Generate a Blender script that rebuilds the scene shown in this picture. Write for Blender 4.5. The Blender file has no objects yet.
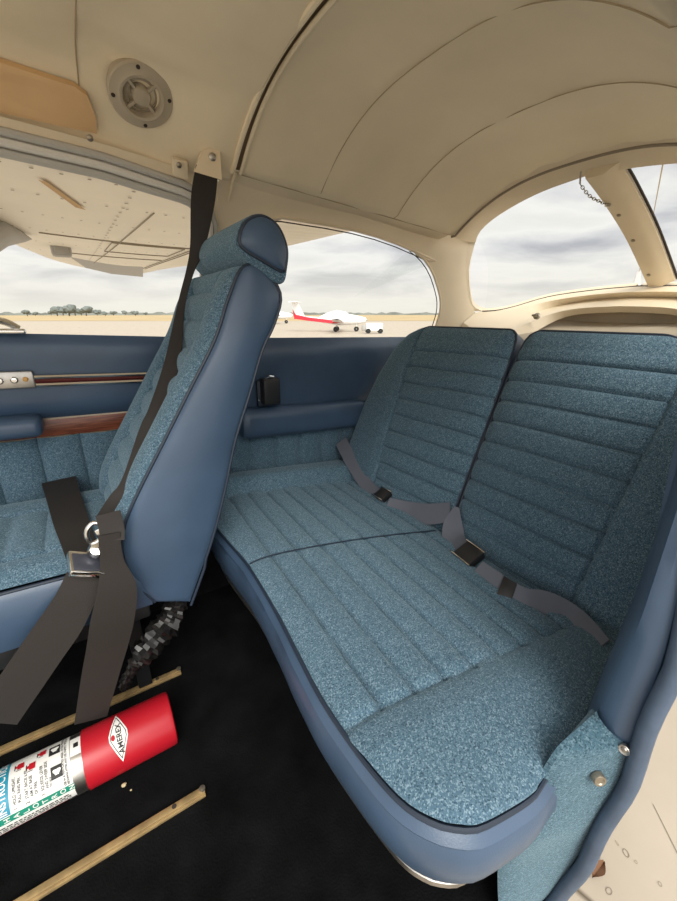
import bpy, bmesh, math, random
from mathutils import Vector, Matrix
random.seed(7)
S = bpy.context.scene
COL = S.collection

# ---------------------------------------------------------------- camera
F_PX, PITCH, YAW, CZ = 395.0, math.radians(19.1), math.radians(33.0), 0.92
FW = Vector((math.sin(YAW)*math.cos(PITCH), math.cos(YAW)*math.cos(PITCH), -math.sin(PITCH)))
RT = Vector((math.cos(YAW), -math.sin(YAW), 0))
UP = RT.cross(FW)
CAM = Vector((0, 0, CZ))
cd = bpy.data.cameras.new('camera'); cam = bpy.data.objects.new('camera', cd); COL.objects.link(cam)
cd.sensor_fit = 'AUTO'; cd.sensor_width = 36.0; cd.lens = F_PX/901*36.0
cd.clip_start = 0.01; cd.clip_end = 5000
m = Matrix((RT, UP, -FW)).transposed().to_4x4(); m.translation = CAM
cam.matrix_world = m
S.camera = cam

# ---------------------------------------------------------------- sky, sun, exposure
SKY_GAIN, PORT_GAIN, ZEN_GAIN = 0.70, 1.5, 0.9
SUN_E = 2.2
S.view_settings.view_transform = 'Standard'; S.view_settings.look = 'None'
S.view_settings.exposure = 0.45; S.view_settings.gamma = 1.0
S.view_settings.use_curve_mapping = False

W = bpy.data.worlds.new('overcast_sky'); S.world = W; W.use_nodes = True
nt = W.node_tree; nt.nodes.clear()
def N(t, tree=None, **kw):
    n = (tree or nt).nodes.new(t)
    for k, v in kw.items(): setattr(n, k, v)
    return n
def ramp(n, stops):
    el = n.color_ramp.elements
    while len(el) > 1: el.remove(el[-1])
    for i, (p, c) in enumerate(stops):
        e = el[0] if i == 0 else el.new(p)
        e.position = p; e.color = (*c, 1) if len(c) == 3 else c
def wl(a, b): nt.links.new(a, b)
tc = N('ShaderNodeTexCoord'); sep = N('ShaderNodeSeparateXYZ'); wl(tc.outputs['Generated'], sep.inputs[0])
zz = N('ShaderNodeMath', operation='MAXIMUM'); wl(sep.outputs['Z'], zz.inputs[0]); zz.inputs[1].default_value = 0.0
za = N('ShaderNodeMath', operation='ADD'); wl(zz.outputs[0], za.inputs[0]); za.inputs[1].default_value = 0.13
dx = N('ShaderNodeMath', operation='DIVIDE'); wl(sep.outputs['X'], dx.inputs[0]); wl(za.outputs[0], dx.inputs[1])
dy = N('ShaderNodeMath', operation='DIVIDE'); wl(sep.outputs['Y'], dy.inputs[0]); wl(za.outputs[0], dy.inputs[1])
cmb = N('ShaderNodeCombineXYZ'); wl(dx.outputs[0], cmb.inputs[0]); wl(dy.outputs[0], cmb.inputs[1])
no = N('ShaderNodeTexNoise'); no.inputs['Scale'].default_value = 0.85; no.inputs['Detail'].default_value = 7
no.inputs['Roughness'].default_value = 0.52; no.inputs['Distortion'].default_value = 0.3; wl(cmb.outputs[0], no.inputs['Vector'])
cr = N('ShaderNodeValToRGB'); wl(no.outputs['Fac'], cr.inputs[0])
ramp(cr, [(0.35, (0.53, 0.54, 0.58)), (0.46, (0.79, 0.79, 0.80)), (0.56, (1.0, 0.985, 0.95)), (0.68, (0.90, 0.89, 0.86)), (0.80, (0.62, 0.63, 0.66))])
hz = N('ShaderNodeMapRange'); wl(sep.outputs['Z'], hz.inputs[0])
hz.inputs[1].default_value = 0.01; hz.inputs[2].default_value = 0.13; hz.inputs[3].default_value = 0.9; hz.inputs[4].default_value = 0.0
mx = N('ShaderNodeMixRGB'); wl(hz.outputs[0], mx.inputs[0]); wl(cr.outputs[0], mx.inputs[1]); mx.inputs[2].default_value = (0.98, 0.94, 0.84, 1)
pt = N('ShaderNodeMapRange'); wl(sep.outputs['Y'], pt.inputs[0])
pt.inputs[1].default_value = 0.15; pt.inputs[2].default_value = -0.8; pt.inputs[3].default_value = 0.0; pt.inputs[4].default_value = PORT_GAIN
zg = N('ShaderNodeMapRange'); wl(sep.outputs['Z'], zg.inputs[0])
zg.inputs[1].default_value = 0.45; zg.inputs[2].default_value = 1.0; zg.inputs[3].default_value = 1.0; zg.inputs[4].default_value = 1.0+ZEN_GAIN
ad = N('ShaderNodeMath', operation='ADD'); wl(pt.outputs[0], ad.inputs[0]); wl(zg.outputs[0], ad.inputs[1])
ml = N('ShaderNodeMath', operation='MULTIPLY'); wl(ad.outputs[0], ml.inputs[0]); ml.inputs[1].default_value = SKY_GAIN
bg = N('ShaderNodeBackground'); wl(mx.outputs[0], bg.inputs[0]); wl(ml.outputs[0], bg.inputs[1])
wo = N('ShaderNodeOutputWorld'); wl(bg.outputs[0], wo.inputs[0])

sd = bpy.data.lights.new('sun', 'SUN'); sd.energy = SUN_E; sd.angle = math.radians(35); sd.color = (1.0, 0.96, 0.88)
so = bpy.data.objects.new('sun', sd); COL.objects.link(so)
so.rotation_euler = Vector((0.30, 0.80, -0.75)).to_track_quat('-Z', 'Y').to_euler()   # veiled sun, high on the open-door side

# ---------------------------------------------------------------- helpers
def ray(u, v): return FW + RT*((u-338.5)/F_PX) - UP*((v-450.5)/F_PX)
def at(u, v, x=None, y=None, z=None):          # a pixel and one known world coordinate -> a point
    d = ray(u, v)
    t = x/d.x if x is not None else y/d.y if y is not None else (z-CZ)/d.z
    return CAM + d*t
def lerp(a, b, t): return a+(b-a)*t
def interp(x, pts):
    if x <= pts[0][0]: return pts[0][1]
    for (a, b), (c, d) in zip(pts, pts[1:]):
        if x <= c: return b+(d-b)*(x-a)/(c-a) if c > a else d
    return pts[-1][1]
def sm(a, b, x):
    t = max(0., min(1., (x-a)/(b-a))); return t*t*(3-2*t)
def catmull(P, n=8, closed=False):
    P = [Vector(p) for p in P]; out = []
    L = len(P); segs = L if closed else L-1
    for i in range(segs):
        if closed: p0, p1, p2, p3 = P[(i-1) % L], P[i], P[(i+1) % L], P[(i+2) % L]
        else: p0, p1, p2, p3 = P[max(i-1, 0)], P[i], P[i+1], P[min(i+2, L-1)]
        for k in range(n):
            t = k/n
            out.append(0.5*((2*p1)+(p2-p0)*t+(2*p0-5*p1+4*p2-p3)*t*t+(3*p1-p0-3*p2+p3)*t*t*t))
    if not closed: out.append(P[-1].copy())
    return out
ORG = {}
def link(o, parent=None, world=Vector((0, 0, 0))):
    COL.objects.link(o); ORG[o.name] = Vector(world)
    if parent is not None:
        o.parent = parent; o.location = Vector(world)-ORG[parent.name]
    else: o.location = world
    return o
def tag(o, label=None, cat=None, group=None, kind=None):
    if label: o['label'] = label
    if cat: o['category'] = cat
    if group: o['group'] = group
    if kind: o['kind'] = kind
    return o
def thing(name, label, cat, loc=(0, 0, 0), group=None):
    o = bpy.data.objects.new(name, None); o.empty_display_size = 0.05
    link(o, None, Vector(loc)); return tag(o, label, cat, group)
class MB:
    def __init__(s): s.v = []; s.f = []; s.mi = []
    def add(s, v, f, mi=0):
        b = len(s.v); s.v += [tuple(p) for p in v]; s.f += [tuple(i+b for i in q) for q in f]; s.mi += [mi]*len(f); return s
    def grid(s, nu, nv, fn, mi=0, flip=False, wrapu=False):
        v = [fn(i/(nu if wrapu else nu-1), j/(nv-1)) for i in range(nu) for j in range(nv)]
        f = []
        for i in range(nu if wrapu else nu-1):
            for j in range(nv-1):
                i2 = (i+1) % nu
                q = (i*nv+j, i2*nv+j, i2*nv+j+1, i*nv+j+1)
                f.append(q[::-1] if flip else q)
        return s.add(v, f, mi)
    def loft(s, rows, mi=0, closed=False):
        n = len(rows[0]); v = [p for r in rows for p in r]; f = []
        for i in range(len(rows)-1):
            for j in range(n if closed else n-1):
                k = (j+1) % n
                f.append((i*n+j, i*n+k, (i+1)*n+k, (i+1)*n+j))
        return s.add(v, f, mi)
    def tube(s, pts, r, n=8, closed=False, mi=0, cap=True):
        pts = [Vector(p) for p in pts]; L = len(pts); rows = []
        up = None
        for i, p in enumerate(pts):
            a = pts[(i-1) % L] if (closed or i > 0) else p
            b = pts[(i+1) % L] if (closed or i < L-1) else p
            t = (b-a)
            if t.length < 1e-9: t = Vector((0, 0, 1))
            t.normalize()
            if up is None:
                up = Vector((0, 0, 1)) if abs(t.z) < 0.9 else Vector((1, 0, 0))
            up = (up-t*up.dot(t))
            if up.length < 1e-6: up = t.orthogonal()
            up.normalize(); sd_ = t.cross(up)
            rr = r[i] if isinstance(r, (list, tuple)) else r
            rows.append([p+up*(rr*math.cos(2*math.pi*k/n))+sd_*(rr*math.sin(2*math.pi*k/n)) for k in range(n)])
        if closed: rows.append(rows[0])
        s.loft(rows, mi, True)
        if cap and not closed:
            s.add(rows[0], [tuple(range(n))[::-1]], mi); s.add(rows[-1], [tuple(range(n))], mi)
        return s
    def lathe(s, prof, origin, axis, n=24, mi=0):    # prof: (radius, along)
        a = Vector(axis).normalized(); u = a.orthogonal().normalized(); w = a.cross(u); o = Vector(origin)
        rows = [[o+a*h+u*(r*math.cos(2*math.pi*k/n))+w*(r*math.sin(2*math.pi*k/n)) for k in range(n)] for r, h in prof]
        return s.loft(rows, mi, True)
    def box(s, c, ax, ay, az, b=0.0, mi=0, seg=2):   # half-axis vectors, rounded edges
        bm = bmesh.new(); bmesh.ops.create_cube(bm, size=2)
        ax, ay, az = Vector(ax), Vector(ay), Vector(az); c = Vector(c)
        L = (ax.length, ay.length, az.length)
        for v in bm.verts: v.co = Vector((v.co.x*L[0], v.co.y*L[1], v.co.z*L[2]))
        if b > 0: bmesh.ops.bevel(bm, geom=bm.edges[:], offset=min(b, min(L)*0.95), segments=seg, profile=0.5, affect='EDGES')
        X, Y, Z = ax.normalized(), ay.normalized(), az.normalized()
        bm.verts.index_update()
        s.add([c+X*v.co.x+Y*v.co.y+Z*v.co.z for v in bm.verts], [[v.index for v in f.verts] for f in bm.faces], mi)
        bm.free(); return s
    def poly(s, loop, thick, mi=0):                  # flat loop extruded by vector
        n = len(loop); t = Vector(thick); a = [Vector(p) for p in loop]; b = [p+t for p in a]
        s.add(a+b, [tuple(range(n)), tuple(range(2*n-1, n-1, -1))]+[(i, i+n, (i+1) % n+n, (i+1) % n) for i in range(n)], mi)
        return s
    def ribbon(s, pts, wv, width, th=0.0025, n=6, mi=0):  # strap: centres, width directions
        P = catmull(pts, n); Wd = catmull([Vector(w).normalized() for w in wv], n)
        wd = [p.x for p in catmull([(w, 0, 0) for w in width], n)] if isinstance(width, (list, tuple)) else [width]*len(P)
        rows = []
        for i, p in enumerate(P):
            t = (P[min(i+1, len(P)-1)]-P[max(i-1, 0)]).normalized()
            w = Wd[i]-t*Wd[i].dot(t); w.normalize(); nn = t.cross(w)*(th/2); h = w*(wd[i]/2)
            rows.append([p-h+nn, p-h*0.33+nn*1.3, p+h*0.33+nn*1.3, p+h+nn, p+h-nn, p+h*0.33-nn*1.3, p-h*0.33-nn*1.3, p-h-nn])
        s.loft(rows, mi, True)
        s.add(rows[0], [tuple(range(8))], mi); s.add(rows[-1], [tuple(range(8))[::-1]], mi)
        return s
    def ribbon_n(s, pts, nrm, width, th=0.0025):
        P = [Vector(p) for p in pts]; n = Vector(nrm)
        return s.ribbon(P, [(P[min(i+1, len(P)-1)]-P[max(i-1, 0)]).cross(n) for i in range(len(P))], width, th)
    def obj(s, name, mats, parent=None, smooth=True, fix=True, ang=40, **tags):
        V = [Vector(p) for p in s.v]
        if parent is not None: org = ORG[parent.name]
        else:
            lo = [min(p[i] for p in V) for i in range(3)]; hi = [max(p[i] for p in V) for i in range(3)]
            org = Vector(((lo[0]+hi[0])/2, (lo[1]+hi[1])/2, lo[2]))
        me = bpy.data.meshes.new(name); me.from_pydata([p-org for p in V], [], s.f)
        mats = mats if isinstance(mats, (list, tuple)) else [mats]
        for mm in mats: me.materials.append(mm)
        me.polygons.foreach_set('material_index', s.mi)
        if fix:
            bm = bmesh.new(); bm.from_mesh(me); bmesh.ops.remove_doubles(bm, verts=bm.verts, dist=1e-6)
            bmesh.ops.recalc_face_normals(bm, faces=bm.faces); bm.to_mesh(me); bm.free()
        if smooth:
            me.polygons.foreach_set('use_smooth', [True]*len(me.polygons))
            me.set_sharp_from_angle(angle=math.radians(ang))
        o = bpy.data.objects.new(name, me); link(o, parent, org); tag(o, **tags)
        return o
def struct(mb, name, mats, parent=None, **k):
    o = mb.obj(name, mats, parent, **k)
    if parent is None: o['kind'] = 'structure'
    return o
def disc(mb, c, nrm, r, h, mi=0, n=14):       # domed screw head
    return mb.lathe([(r, 0), (r, h*0.5), (r*0.7, h), (0.0001, h*1.1)], c, nrm, n, mi)

# ---------------------------------------------------------------- materials
def mat(name, col, rough=0.6, metal=0.0, bump=0.0, bscale=200, var=0.0, vscale=8, spec=0.5, detail=3, coat=0.0):
    m = bpy.data.materials.new(name); m.use_nodes = True; t = m.node_tree; b = t.nodes['Principled BSDF']
    b.inputs['Base Color'].default_value = (*col, 1); b.inputs['Roughness'].default_value = rough
    b.inputs['Metallic'].default_value = metal; b.inputs['Specular IOR Level'].default_value = spec
    b.inputs['Coat Weight'].default_value = coat
    tcn = t.nodes.new('ShaderNodeTexCoord')
    if var:
        n = N('ShaderNodeTexNoise', t); n.inputs['Scale'].default_value = vscale; n.inputs['Detail'].default_value = 6
        t.links.new(tcn.outputs['Object'], n.inputs['Vector'])
        r = N('ShaderNodeValToRGB', t); t.links.new(n.outputs['Fac'], r.inputs[0])
        ramp(r, [(0.3, tuple(c*(1-var) for c in col)), (0.7, tuple(min(1, c*(1+var)) for c in col))])
        t.links.new(r.outputs[0], b.inputs['Base Color'])
    if bump:
        n = N('ShaderNodeTexNoise', t); n.inputs['Scale'].default_value = bscale; n.inputs['Detail'].default_value = detail
        t.links.new(tcn.outputs['Object'], n.inputs['Vector'])
        bp = N('ShaderNodeBump', t); bp.inputs['Strength'].default_value = bump; bp.inputs['Distance'].default_value = 0.002
        t.links.new(n.outputs['Fac'], bp.inputs['Height']); t.links.new(bp.outputs[0], b.inputs['Normal'])
    return m
def tweed(name, dark, mid, light, scale=500, bump=0.5, sheen=0.25):
    m = bpy.data.materials.new(name); m.use_nodes = True; t = m.node_tree; b = t.nodes['Principled BSDF']
    tcn = t.nodes.new('ShaderNodeTexCoord')
    v = N('ShaderNodeTexVoronoi', t); v.inputs['Scale'].default_value = scale*1.2; t.links.new(tcn.outputs['Object'], v.inputs['Vector'])
    n = N('ShaderNodeTexNoise', t); n.inputs['Scale'].default_value = scale; n.inputs['Detail'].default_value = 3; t.links.new(tcn.outputs['Object'], n.inputs['Vector'])
    sepc = N('ShaderNodeSeparateColor', t); t.links.new(v.outputs['Color'], sepc.inputs[0])
    mix = N('ShaderNodeMix', t); mix.inputs['Factor'].default_value = 0.45
    t.links.new(n.outputs['Fac'], mix.inputs['A']); t.links.new(sepc.outputs[0], mix.inputs['B'])
    r = N('ShaderNodeValToRGB', t); t.links.new(mix.outputs['Result'], r.inputs[0])
    ramp(r, [(0.22, dark), (0.40, mid), (0.55, mid), (0.75, light)])
    t.links.new(r.outputs[0], b.inputs['Base Color'])
    b.inputs['Roughness'].default_value = 0.95; b.inputs['Specular IOR Level'].default_value = 0.1
    b.inputs['Sheen Weight'].default_value = sheen; b.inputs['Sheen Tint'].default_value = (0.6, 0.8, 0.9, 1)
    bp = N('ShaderNodeBump', t); bp.inputs['Strength'].default_value = bump; bp.inputs['Distance'].default_value = 0.002
    t.links.new(mix.outputs['Result'], bp.inputs['Height']); t.links.new(bp.outputs[0], b.inputs['Normal'])
    return m
T_DARK, T_MID, T_LIGHT = (0.020, 0.042, 0.062), (0.069, 0.127, 0.176), (0.20, 0.285, 0.340)
M_TWEED = tweed('blue_tweed', T_DARK, T_MID, T_LIGHT)
M_CARPET_B = tweed('blue_carpet', (0.018, 0.038, 0.052), (0.050, 0.102, 0.138), (0.12, 0.195, 0.24), 420, 0.9, 0.4)
M_NAVY = mat('navy_vinyl', (0.047, 0.081, 0.136), 0.36, bump=0.12, bscale=500, var=0.12, vscale=9)
M_NAVY_D = mat('navy_piping', (0.014, 0.024, 0.042), 0.45)
M_NAVY_SEAL = mat('faded_navy_rubber', (0.065, 0.095, 0.145), 0.55, bump=0.25, bscale=60, var=0.2, vscale=25)
M_CREAM = mat('cream_headliner', (0.76, 0.655, 0.475), 0.6, bump=0.06, bscale=420, var=0.06, vscale=5)
M_CREAM_T = mat('cream_plastic', (0.72, 0.61, 0.445), 0.5, bump=0.04, bscale=120, var=0.05, vscale=6)
M_TAN = mat('tan_vinyl', (0.66, 0.43, 0.22), 0.55, bump=0.06, bscale=300, var=0.06)
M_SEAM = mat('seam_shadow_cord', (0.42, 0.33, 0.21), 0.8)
M_GAP = mat('dark_slit', (0.035, 0.025, 0.018), 0.9)
M_SLIT = mat('brown_slit_gap', (0.17, 0.12, 0.07), 0.9)
M_VENT = mat('greige_plastic', (0.42, 0.36, 0.27), 0.5)
M_RUBBER_G = mat('grey_rubber', (0.46, 0.445, 0.41), 0.7, bump=0.2, bscale=300)
M_RUBBER_L = mat('pale_grey_rubber', (0.66, 0.635, 0.58), 0.6)
M_BLACK_C = mat('black_carpet', (0.0042, 0.0044, 0.0048), 0.95, bump=0.8, bscale=260, var=0.5, vscale=14, spec=0.08)
M_BLACK = mat('black_plastic', (0.014, 0.014, 0.015), 0.45)
M_WEB = mat('black_webbing', (0.025, 0.021, 0.0185), 0.65, bump=0.3, bscale=500, spec=0.3)
M_WEB_G = mat('grey_webbing', (0.125, 0.135, 0.165), 0.75, bump=0.3, bscale=500, spec=0.3)
M_CHROME = mat('chrome', (0.75, 0.74, 0.72), 0.18, 1.0)
M_STEEL = mat('worn_steel', (0.42, 0.40, 0.37), 0.38, 1.0, var=0.2, vscale=40)
M_DSTEEL = mat('dark_buckle_face', (0.06, 0.065, 0.085), 0.3, 0.3)
M_BRASS = mat('brass_rail', (0.36, 0.25, 0.115), 0.5, 0.4, var=0.25, vscale=40)
M_SCREW = mat('aged_screw', (0.32, 0.28, 0.22), 0.35, 0.8)
M_RED = mat('red_paint', (0.40, 0.008, 0.018), 0.38, var=0.05)
M_WHITE = mat('white_label', (0.72, 0.71, 0.67), 0.5)
M_TEAL = mat('teal_ink', (0.01, 0.22, 0.33), 0.5)
M_GREEN = mat('green_ink', (0.005, 0.21, 0.14), 0.5)
M_INK = mat('black_ink', (0.012, 0.012, 0.012), 0.6)
M_WOOD = bpy.data.materials.new('walnut_veneer'); M_WOOD.use_nodes = True
def build_wood():
    t = M_WOOD.node_tree; b = t.nodes['Principled BSDF']; tcn = t.nodes.new('ShaderNodeTexCoord')
    mp = N('ShaderNodeMapping', t); mp.inputs['Scale'].default_value = (6, 40, 90); t.links.new(tcn.outputs['Object'], mp.inputs[0])
    n = N('ShaderNodeTexNoise', t); n.inputs['Scale'].default_value = 3; n.inputs['Detail'].default_value = 8; t.links.new(mp.outputs[0], n.inputs['Vector'])
    r = N('ShaderNodeValToRGB', t); t.links.new(n.outputs['Fac'], r.inputs[0])
    ramp(r, [(0.3, (0.055, 0.014, 0.008)), (0.5, (0.16, 0.047, 0.025)), (0.7, (0.27, 0.095, 0.05))])
    t.links.new(r.outputs[0], b.inputs['Base Color']); b.inputs['Roughness'].default_value = 0.35
build_wood()
def glass(name, tint=(0.97, 0.98, 0.97), refl=0.10):
    m = bpy.data.materials.new(name); m.use_nodes = True; t = m.node_tree; t.nodes.clear()
    tr = N('ShaderNodeBsdfTransparent', t); tr.inputs[0].default_value = (*tint, 1)
    gl = N('ShaderNodeBsdfGlossy', t); gl.inputs['Roughness'].default_value = 0.02
    lwn = N('ShaderNodeLayerWeight', t); fr = N('ShaderNodeMath', t, operation='POWER'); t.links.new(lwn.outputs['Facing'], fr.inputs[0]); fr.inputs[1].default_value = 5.0
    mu = N('ShaderNodeMath', t, operation='MULTIPLY'); t.links.new(fr.outputs[0], mu.inputs[0]); mu.inputs[1].default_value = refl
    mxs = N('ShaderNodeMixShader', t); t.links.new(mu.outputs[0], mxs.inputs[0]); t.links.new(tr.outputs[0], mxs.inputs[1]); t.links.new(gl.outputs[0], mxs.inputs[2])
    o = N('ShaderNodeOutputMaterial', t); t.links.new(mxs.outputs[0], o.inputs[0]); return m
M_GLASS = glass('acrylic_pane')
M_SKIN = mat('white_aircraft_paint', (0.74, 0.71, 0.64), 0.4, var=0.04, vscale=4)
M_WING = mat('wing_underside_paint', (0.86, 0.80, 0.69), 0.5, var=0.04, vscale=3)
M_GREYP = mat('grey_paint', (0.36, 0.35, 0.33), 0.5)
M_RIVET = mat('rivet_shadow', (0.30, 0.26, 0.20), 0.6)
M_APLW = mat('airplane_white', (0.85, 0.85, 0.85), 0.35)
M_APLR = mat('airplane_red', (0.62, 0.02, 0.04), 0.4)
M_TYRE = mat('tyre_black', (0.02, 0.02, 0.02), 0.8)
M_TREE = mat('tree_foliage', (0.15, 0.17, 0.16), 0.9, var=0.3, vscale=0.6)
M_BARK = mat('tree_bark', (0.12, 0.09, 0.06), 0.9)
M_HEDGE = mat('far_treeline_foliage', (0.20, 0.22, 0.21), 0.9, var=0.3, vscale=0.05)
def ground_mat():
    m = bpy.data.materials.new('tan_concrete_apron'); m.use_nodes = True; t = m.node_tree; b = t.nodes['Principled BSDF']
    tcn = t.nodes.new('ShaderNodeTexCoord')
    n = N('ShaderNodeTexNoise', t); n.inputs['Scale'].default_value = 1.4; n.inputs['Detail'].default_value = 8; t.links.new(tcn.outputs['Object'], n.inputs['Vector'])
    r = N('ShaderNodeValToRGB', t); t.links.new(n.outputs['Fac'], r.inputs[0]); ramp(r, [(0.3, (0.38, 0.325, 0.255)), (0.7, (0.46, 0.395, 0.315))])
    v = N('ShaderNodeTexVoronoi', t, feature='DISTANCE_TO_EDGE'); v.inputs['Scale'].default_value = 0.55
    nd = N('ShaderNodeTexNoise', t); nd.inputs['Scale'].default_value = 2.0; t.links.new(tcn.outputs['Object'], nd.inputs['Vector'])
    mxv = N('ShaderNodeMixRGB', t); mxv.inputs[0].default_value = 0.12; t.links.new(tcn.outputs['Object'], mxv.inputs[1]); t.links.new(nd.outputs['Color'], mxv.inputs[2])
    t.links.new(mxv.outputs[0], v.inputs['Vector'])
    c = N('ShaderNodeValToRGB', t); t.links.new(v.outputs['Distance'], c.inputs[0]); ramp(c, [(0.0, (0.25, 0.22, 0.18)), (0.004, (1, 1, 1))])
    mu = N('ShaderNodeMixRGB', t, blend_type='MULTIPLY'); mu.inputs[0].default_value = 1.0
    t.links.new(r.outputs[0], mu.inputs[1]); t.links.new(c.outputs[0], mu.inputs[2]); t.links.new(mu.outputs[0], b.inputs['Base Color'])
    b.inputs['Roughness'].default_value = 0.9; return m
M_GROUND = ground_mat()
M_GRASS = mat('dry_golden_grass', (0.43, 0.32, 0.165), 0.9, var=0.15, vscale=0.05)

GZ = -0.93
# ---------------------------------------------------------------- outside ground
gm = MB().add([(-900, -900, GZ), (1600, -900, GZ), (1600, 1600, GZ), (-900, 1600, GZ)], [(0, 1, 2, 3)])
def g_at(u, v): p = at(u, v, z=GZ+.002); return p
def g_line(pts, w):      # a crack in the slab
    P = [g_at(*p) for p in pts]
    gm.loft([[p+Vector((0, -w/2, 0)) for p in P], [p+Vector((0, w/2, 0)) for p in P]], 1)
g_line([(653, 804), (660, 818), (667, 832), (677, 852), (690, 880)], .004)
for u, v, a_, b_ in ((626, 853, 5, 3), (609, 891, 4, 4), (636, 862, 2, 1.5), (660, 884, 3, 2), (617, 843, 3, 1)):
    L_ = [g_at(u+a_*.6*math.cos(q)-b_*.6*math.sin(q), v+a_*.9*math.cos(q)+b_*.5*math.sin(q)) for q in [2*math.pi*k/12 for k in range(12)]]
    cL = sum(L_, Vector())/12; gm.loft([L_, [p.lerp(cL, .22) for p in L_]], 1, True)
struct(gm, 'ground', [M_GROUND, mat('slab_crack', (.20, .165, .12), .9)], smooth=False, fix=False)
lf = g_at(597, 872); lm = MB()
lm.loft([[lf+Vector((lerp(-.035, .045, i/6), (.018*math.sin(math.pi*i/6)+.002)*sg, .006+.010*abs(sg)+.004*math.sin(i))) for i in range(7)] for sg in (-1, 0, 1)])
tag(lm.obj('fallen_leaf', mat('dry_leaf', (.16, .075, .035), .8)), 'small curled brown leaf on the concrete outside the door edge', 'leaf')
A_ = at(0, 321, z=GZ); B_ = at(450, 321, z=GZ); d_ = (B_-A_).normalized(); nrm_ = Vector((-d_.y, d_.x, 0))
if nrm_.y < 0: nrm_ = -nrm_
struct(MB().add([A_-d_*700+Vector((0, 0, .03)), B_+d_*700+Vector((0, 0, .03)), B_+d_*1500+nrm_*1500+Vector((0, 0, .03)), A_-d_*1500+nrm_*1500+Vector((0, 0, .03))], [(0, 1, 2, 3)]), 'ground_grass', M_GRASS)

# ---------------------------------------------------------------- cabin shell
def wall_y(z):
    return interp(z, [(-0.1, 1.20), (0.0, 1.235), (0.3, 1.285), (0.6, 1.285), (0.84, 1.272), (0.95, 1.25), (1.10, 1.205), (1.20, 1.165), (1.27, 1.11), (1.40, 1.02)])
def star(x, z):                     # starboard inner skin
    y = wall_y(z)
    k = sm(1.08, 1.38, x)
    return Vector((x, lerp(y, min(y, 1.155), k), z))
def ring_panel(mb, hole, outer, fn, rings=5, mi=0):   # surface between a hole outline and a surrounding polygon (x,z)
    cx = sum(p[0] for p in hole)/len(hole); cz_ = sum(p[1] for p in hole)/len(hole)
    rows = [[] for _ in range(rings+1)]
    for (x, z) in hole:
        dx_, dz_ = x-cx, z-cz_; best = None
        for (a, b) in zip(outer, outer[1:]+outer[:1]):
            ex, ez = b[0]-a[0], b[1]-a[1]; den = dx_*ez-dz_*ex
            if abs(den) < 1e-12: continue
            t = ((a[0]-cx)*ez-(a[1]-cz_)*ex)/den; u = ((a[0]-cx)*dz_-(a[1]-cz_)*dx_)/den
            if t > 0 and -1e-6 <= u <= 1+1e-6 and (best is None or t < best): best = t
        for k in range(rings+1):
            f = k/rings; tt = 1+(best-1)*f
            rows[k].append(fn(cx+dx_*tt, cz_+dz_*tt))
    mb.loft(rows, mi, True); return mb
def densify(poly, step=0.03):
    out = []
    for a, b in zip(poly, poly[1:]+poly[:1]):
        n = max(1, int(math.hypot(b[0]-a[0], b[1]-a[1])/step))
        out += [(lerp(a[0], b[0], k/n), lerp(a[1], b[1], k/n)) for k in range(n)]
    return out
def rounded(pts, n=5):   # pts: (x,z,r)
    out = []; L = len(pts)
    for i in range(L):
        p = Vector(pts[i][:2]); a = Vector(pts[i-1][:2]); b = Vector(pts[(i+1) % L][:2]); r = pts[i][2]
        da = (a-p).normalized(); db = (b-p).normalized()
        for k in range(n+1):
            t = k/n; q = (p+da*r)*(1-t)**2+p*2*t*(1-t)+(p+db*r)*t*t
            out.append((q.x, q.y))
    return out

struct(MB().poly([(-.80, .125, 0), (.50, .125, 0), (.90, .26, 0), (1.40, .42, 0), (1.40, 1.23, 0), (-.80, 1.23, 0)], (0, 0, -.03)), 'floor', M_BLACK_C, smooth=False)

# window outlines in (x, z)
WIN1 = densify(rounded([(-0.75, 0.875, .02), (0.325, 0.842, .02), (0.345, 1.178, .06), (0.12, 1.208, .02), (-0.06, 1.218, .02), (-0.75, 1.235, .05)]))
WIN2 = densify(rounded([(0.50, 0.80, .03), (1.235, 0.80, .03), (1.262, 0.955, .05), (1.185, 1.112, .10), (0.97, 1.170, .25), (0.52, 1.178, .05)]))
PX = 0.425                           # door post line
# door with window (starboard front)
d1 = MB(); ring_panel(d1, WIN1, [(-0.85, 0.79), (PX-.045, 0.79), (PX-.045, 1.238), (.12, 1.262), (-.05, 1.272), (-0.85, 1.29)], star)
door = struct(d1, 'door_1', M_CREAM_T)
# starboard wall aft of the door post
w2 = MB(); ring_panel(w2, WIN2, densify([(PX-.045, 0.78), (1.43, 0.78), (1.43, 0.92), (1.40, 0.97), (1.36, 1.08), (1.38, 1.19), (1.2, 1.205), (0.93, 1.20), (0.65, 1.235), (PX-.045, 1.262)], .06), star, 6)
w2.grid(30, 14, lambda a, b: star(lerp(-0.85, 1.45, a), lerp(-0.02, 0.80, b)))
for dxx in (0, 0.12):   # outer skin so the cabin stays closed to light below the windows
    pass
w2.grid(30, 14, lambda a, b: star(lerp(-0.85, 1.45, a), lerp(-0.05, 0.82, b))+Vector((0, 0.05, 0)))
wallr = struct(w2, 'wall_right', M_CREAM_T)

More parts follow.
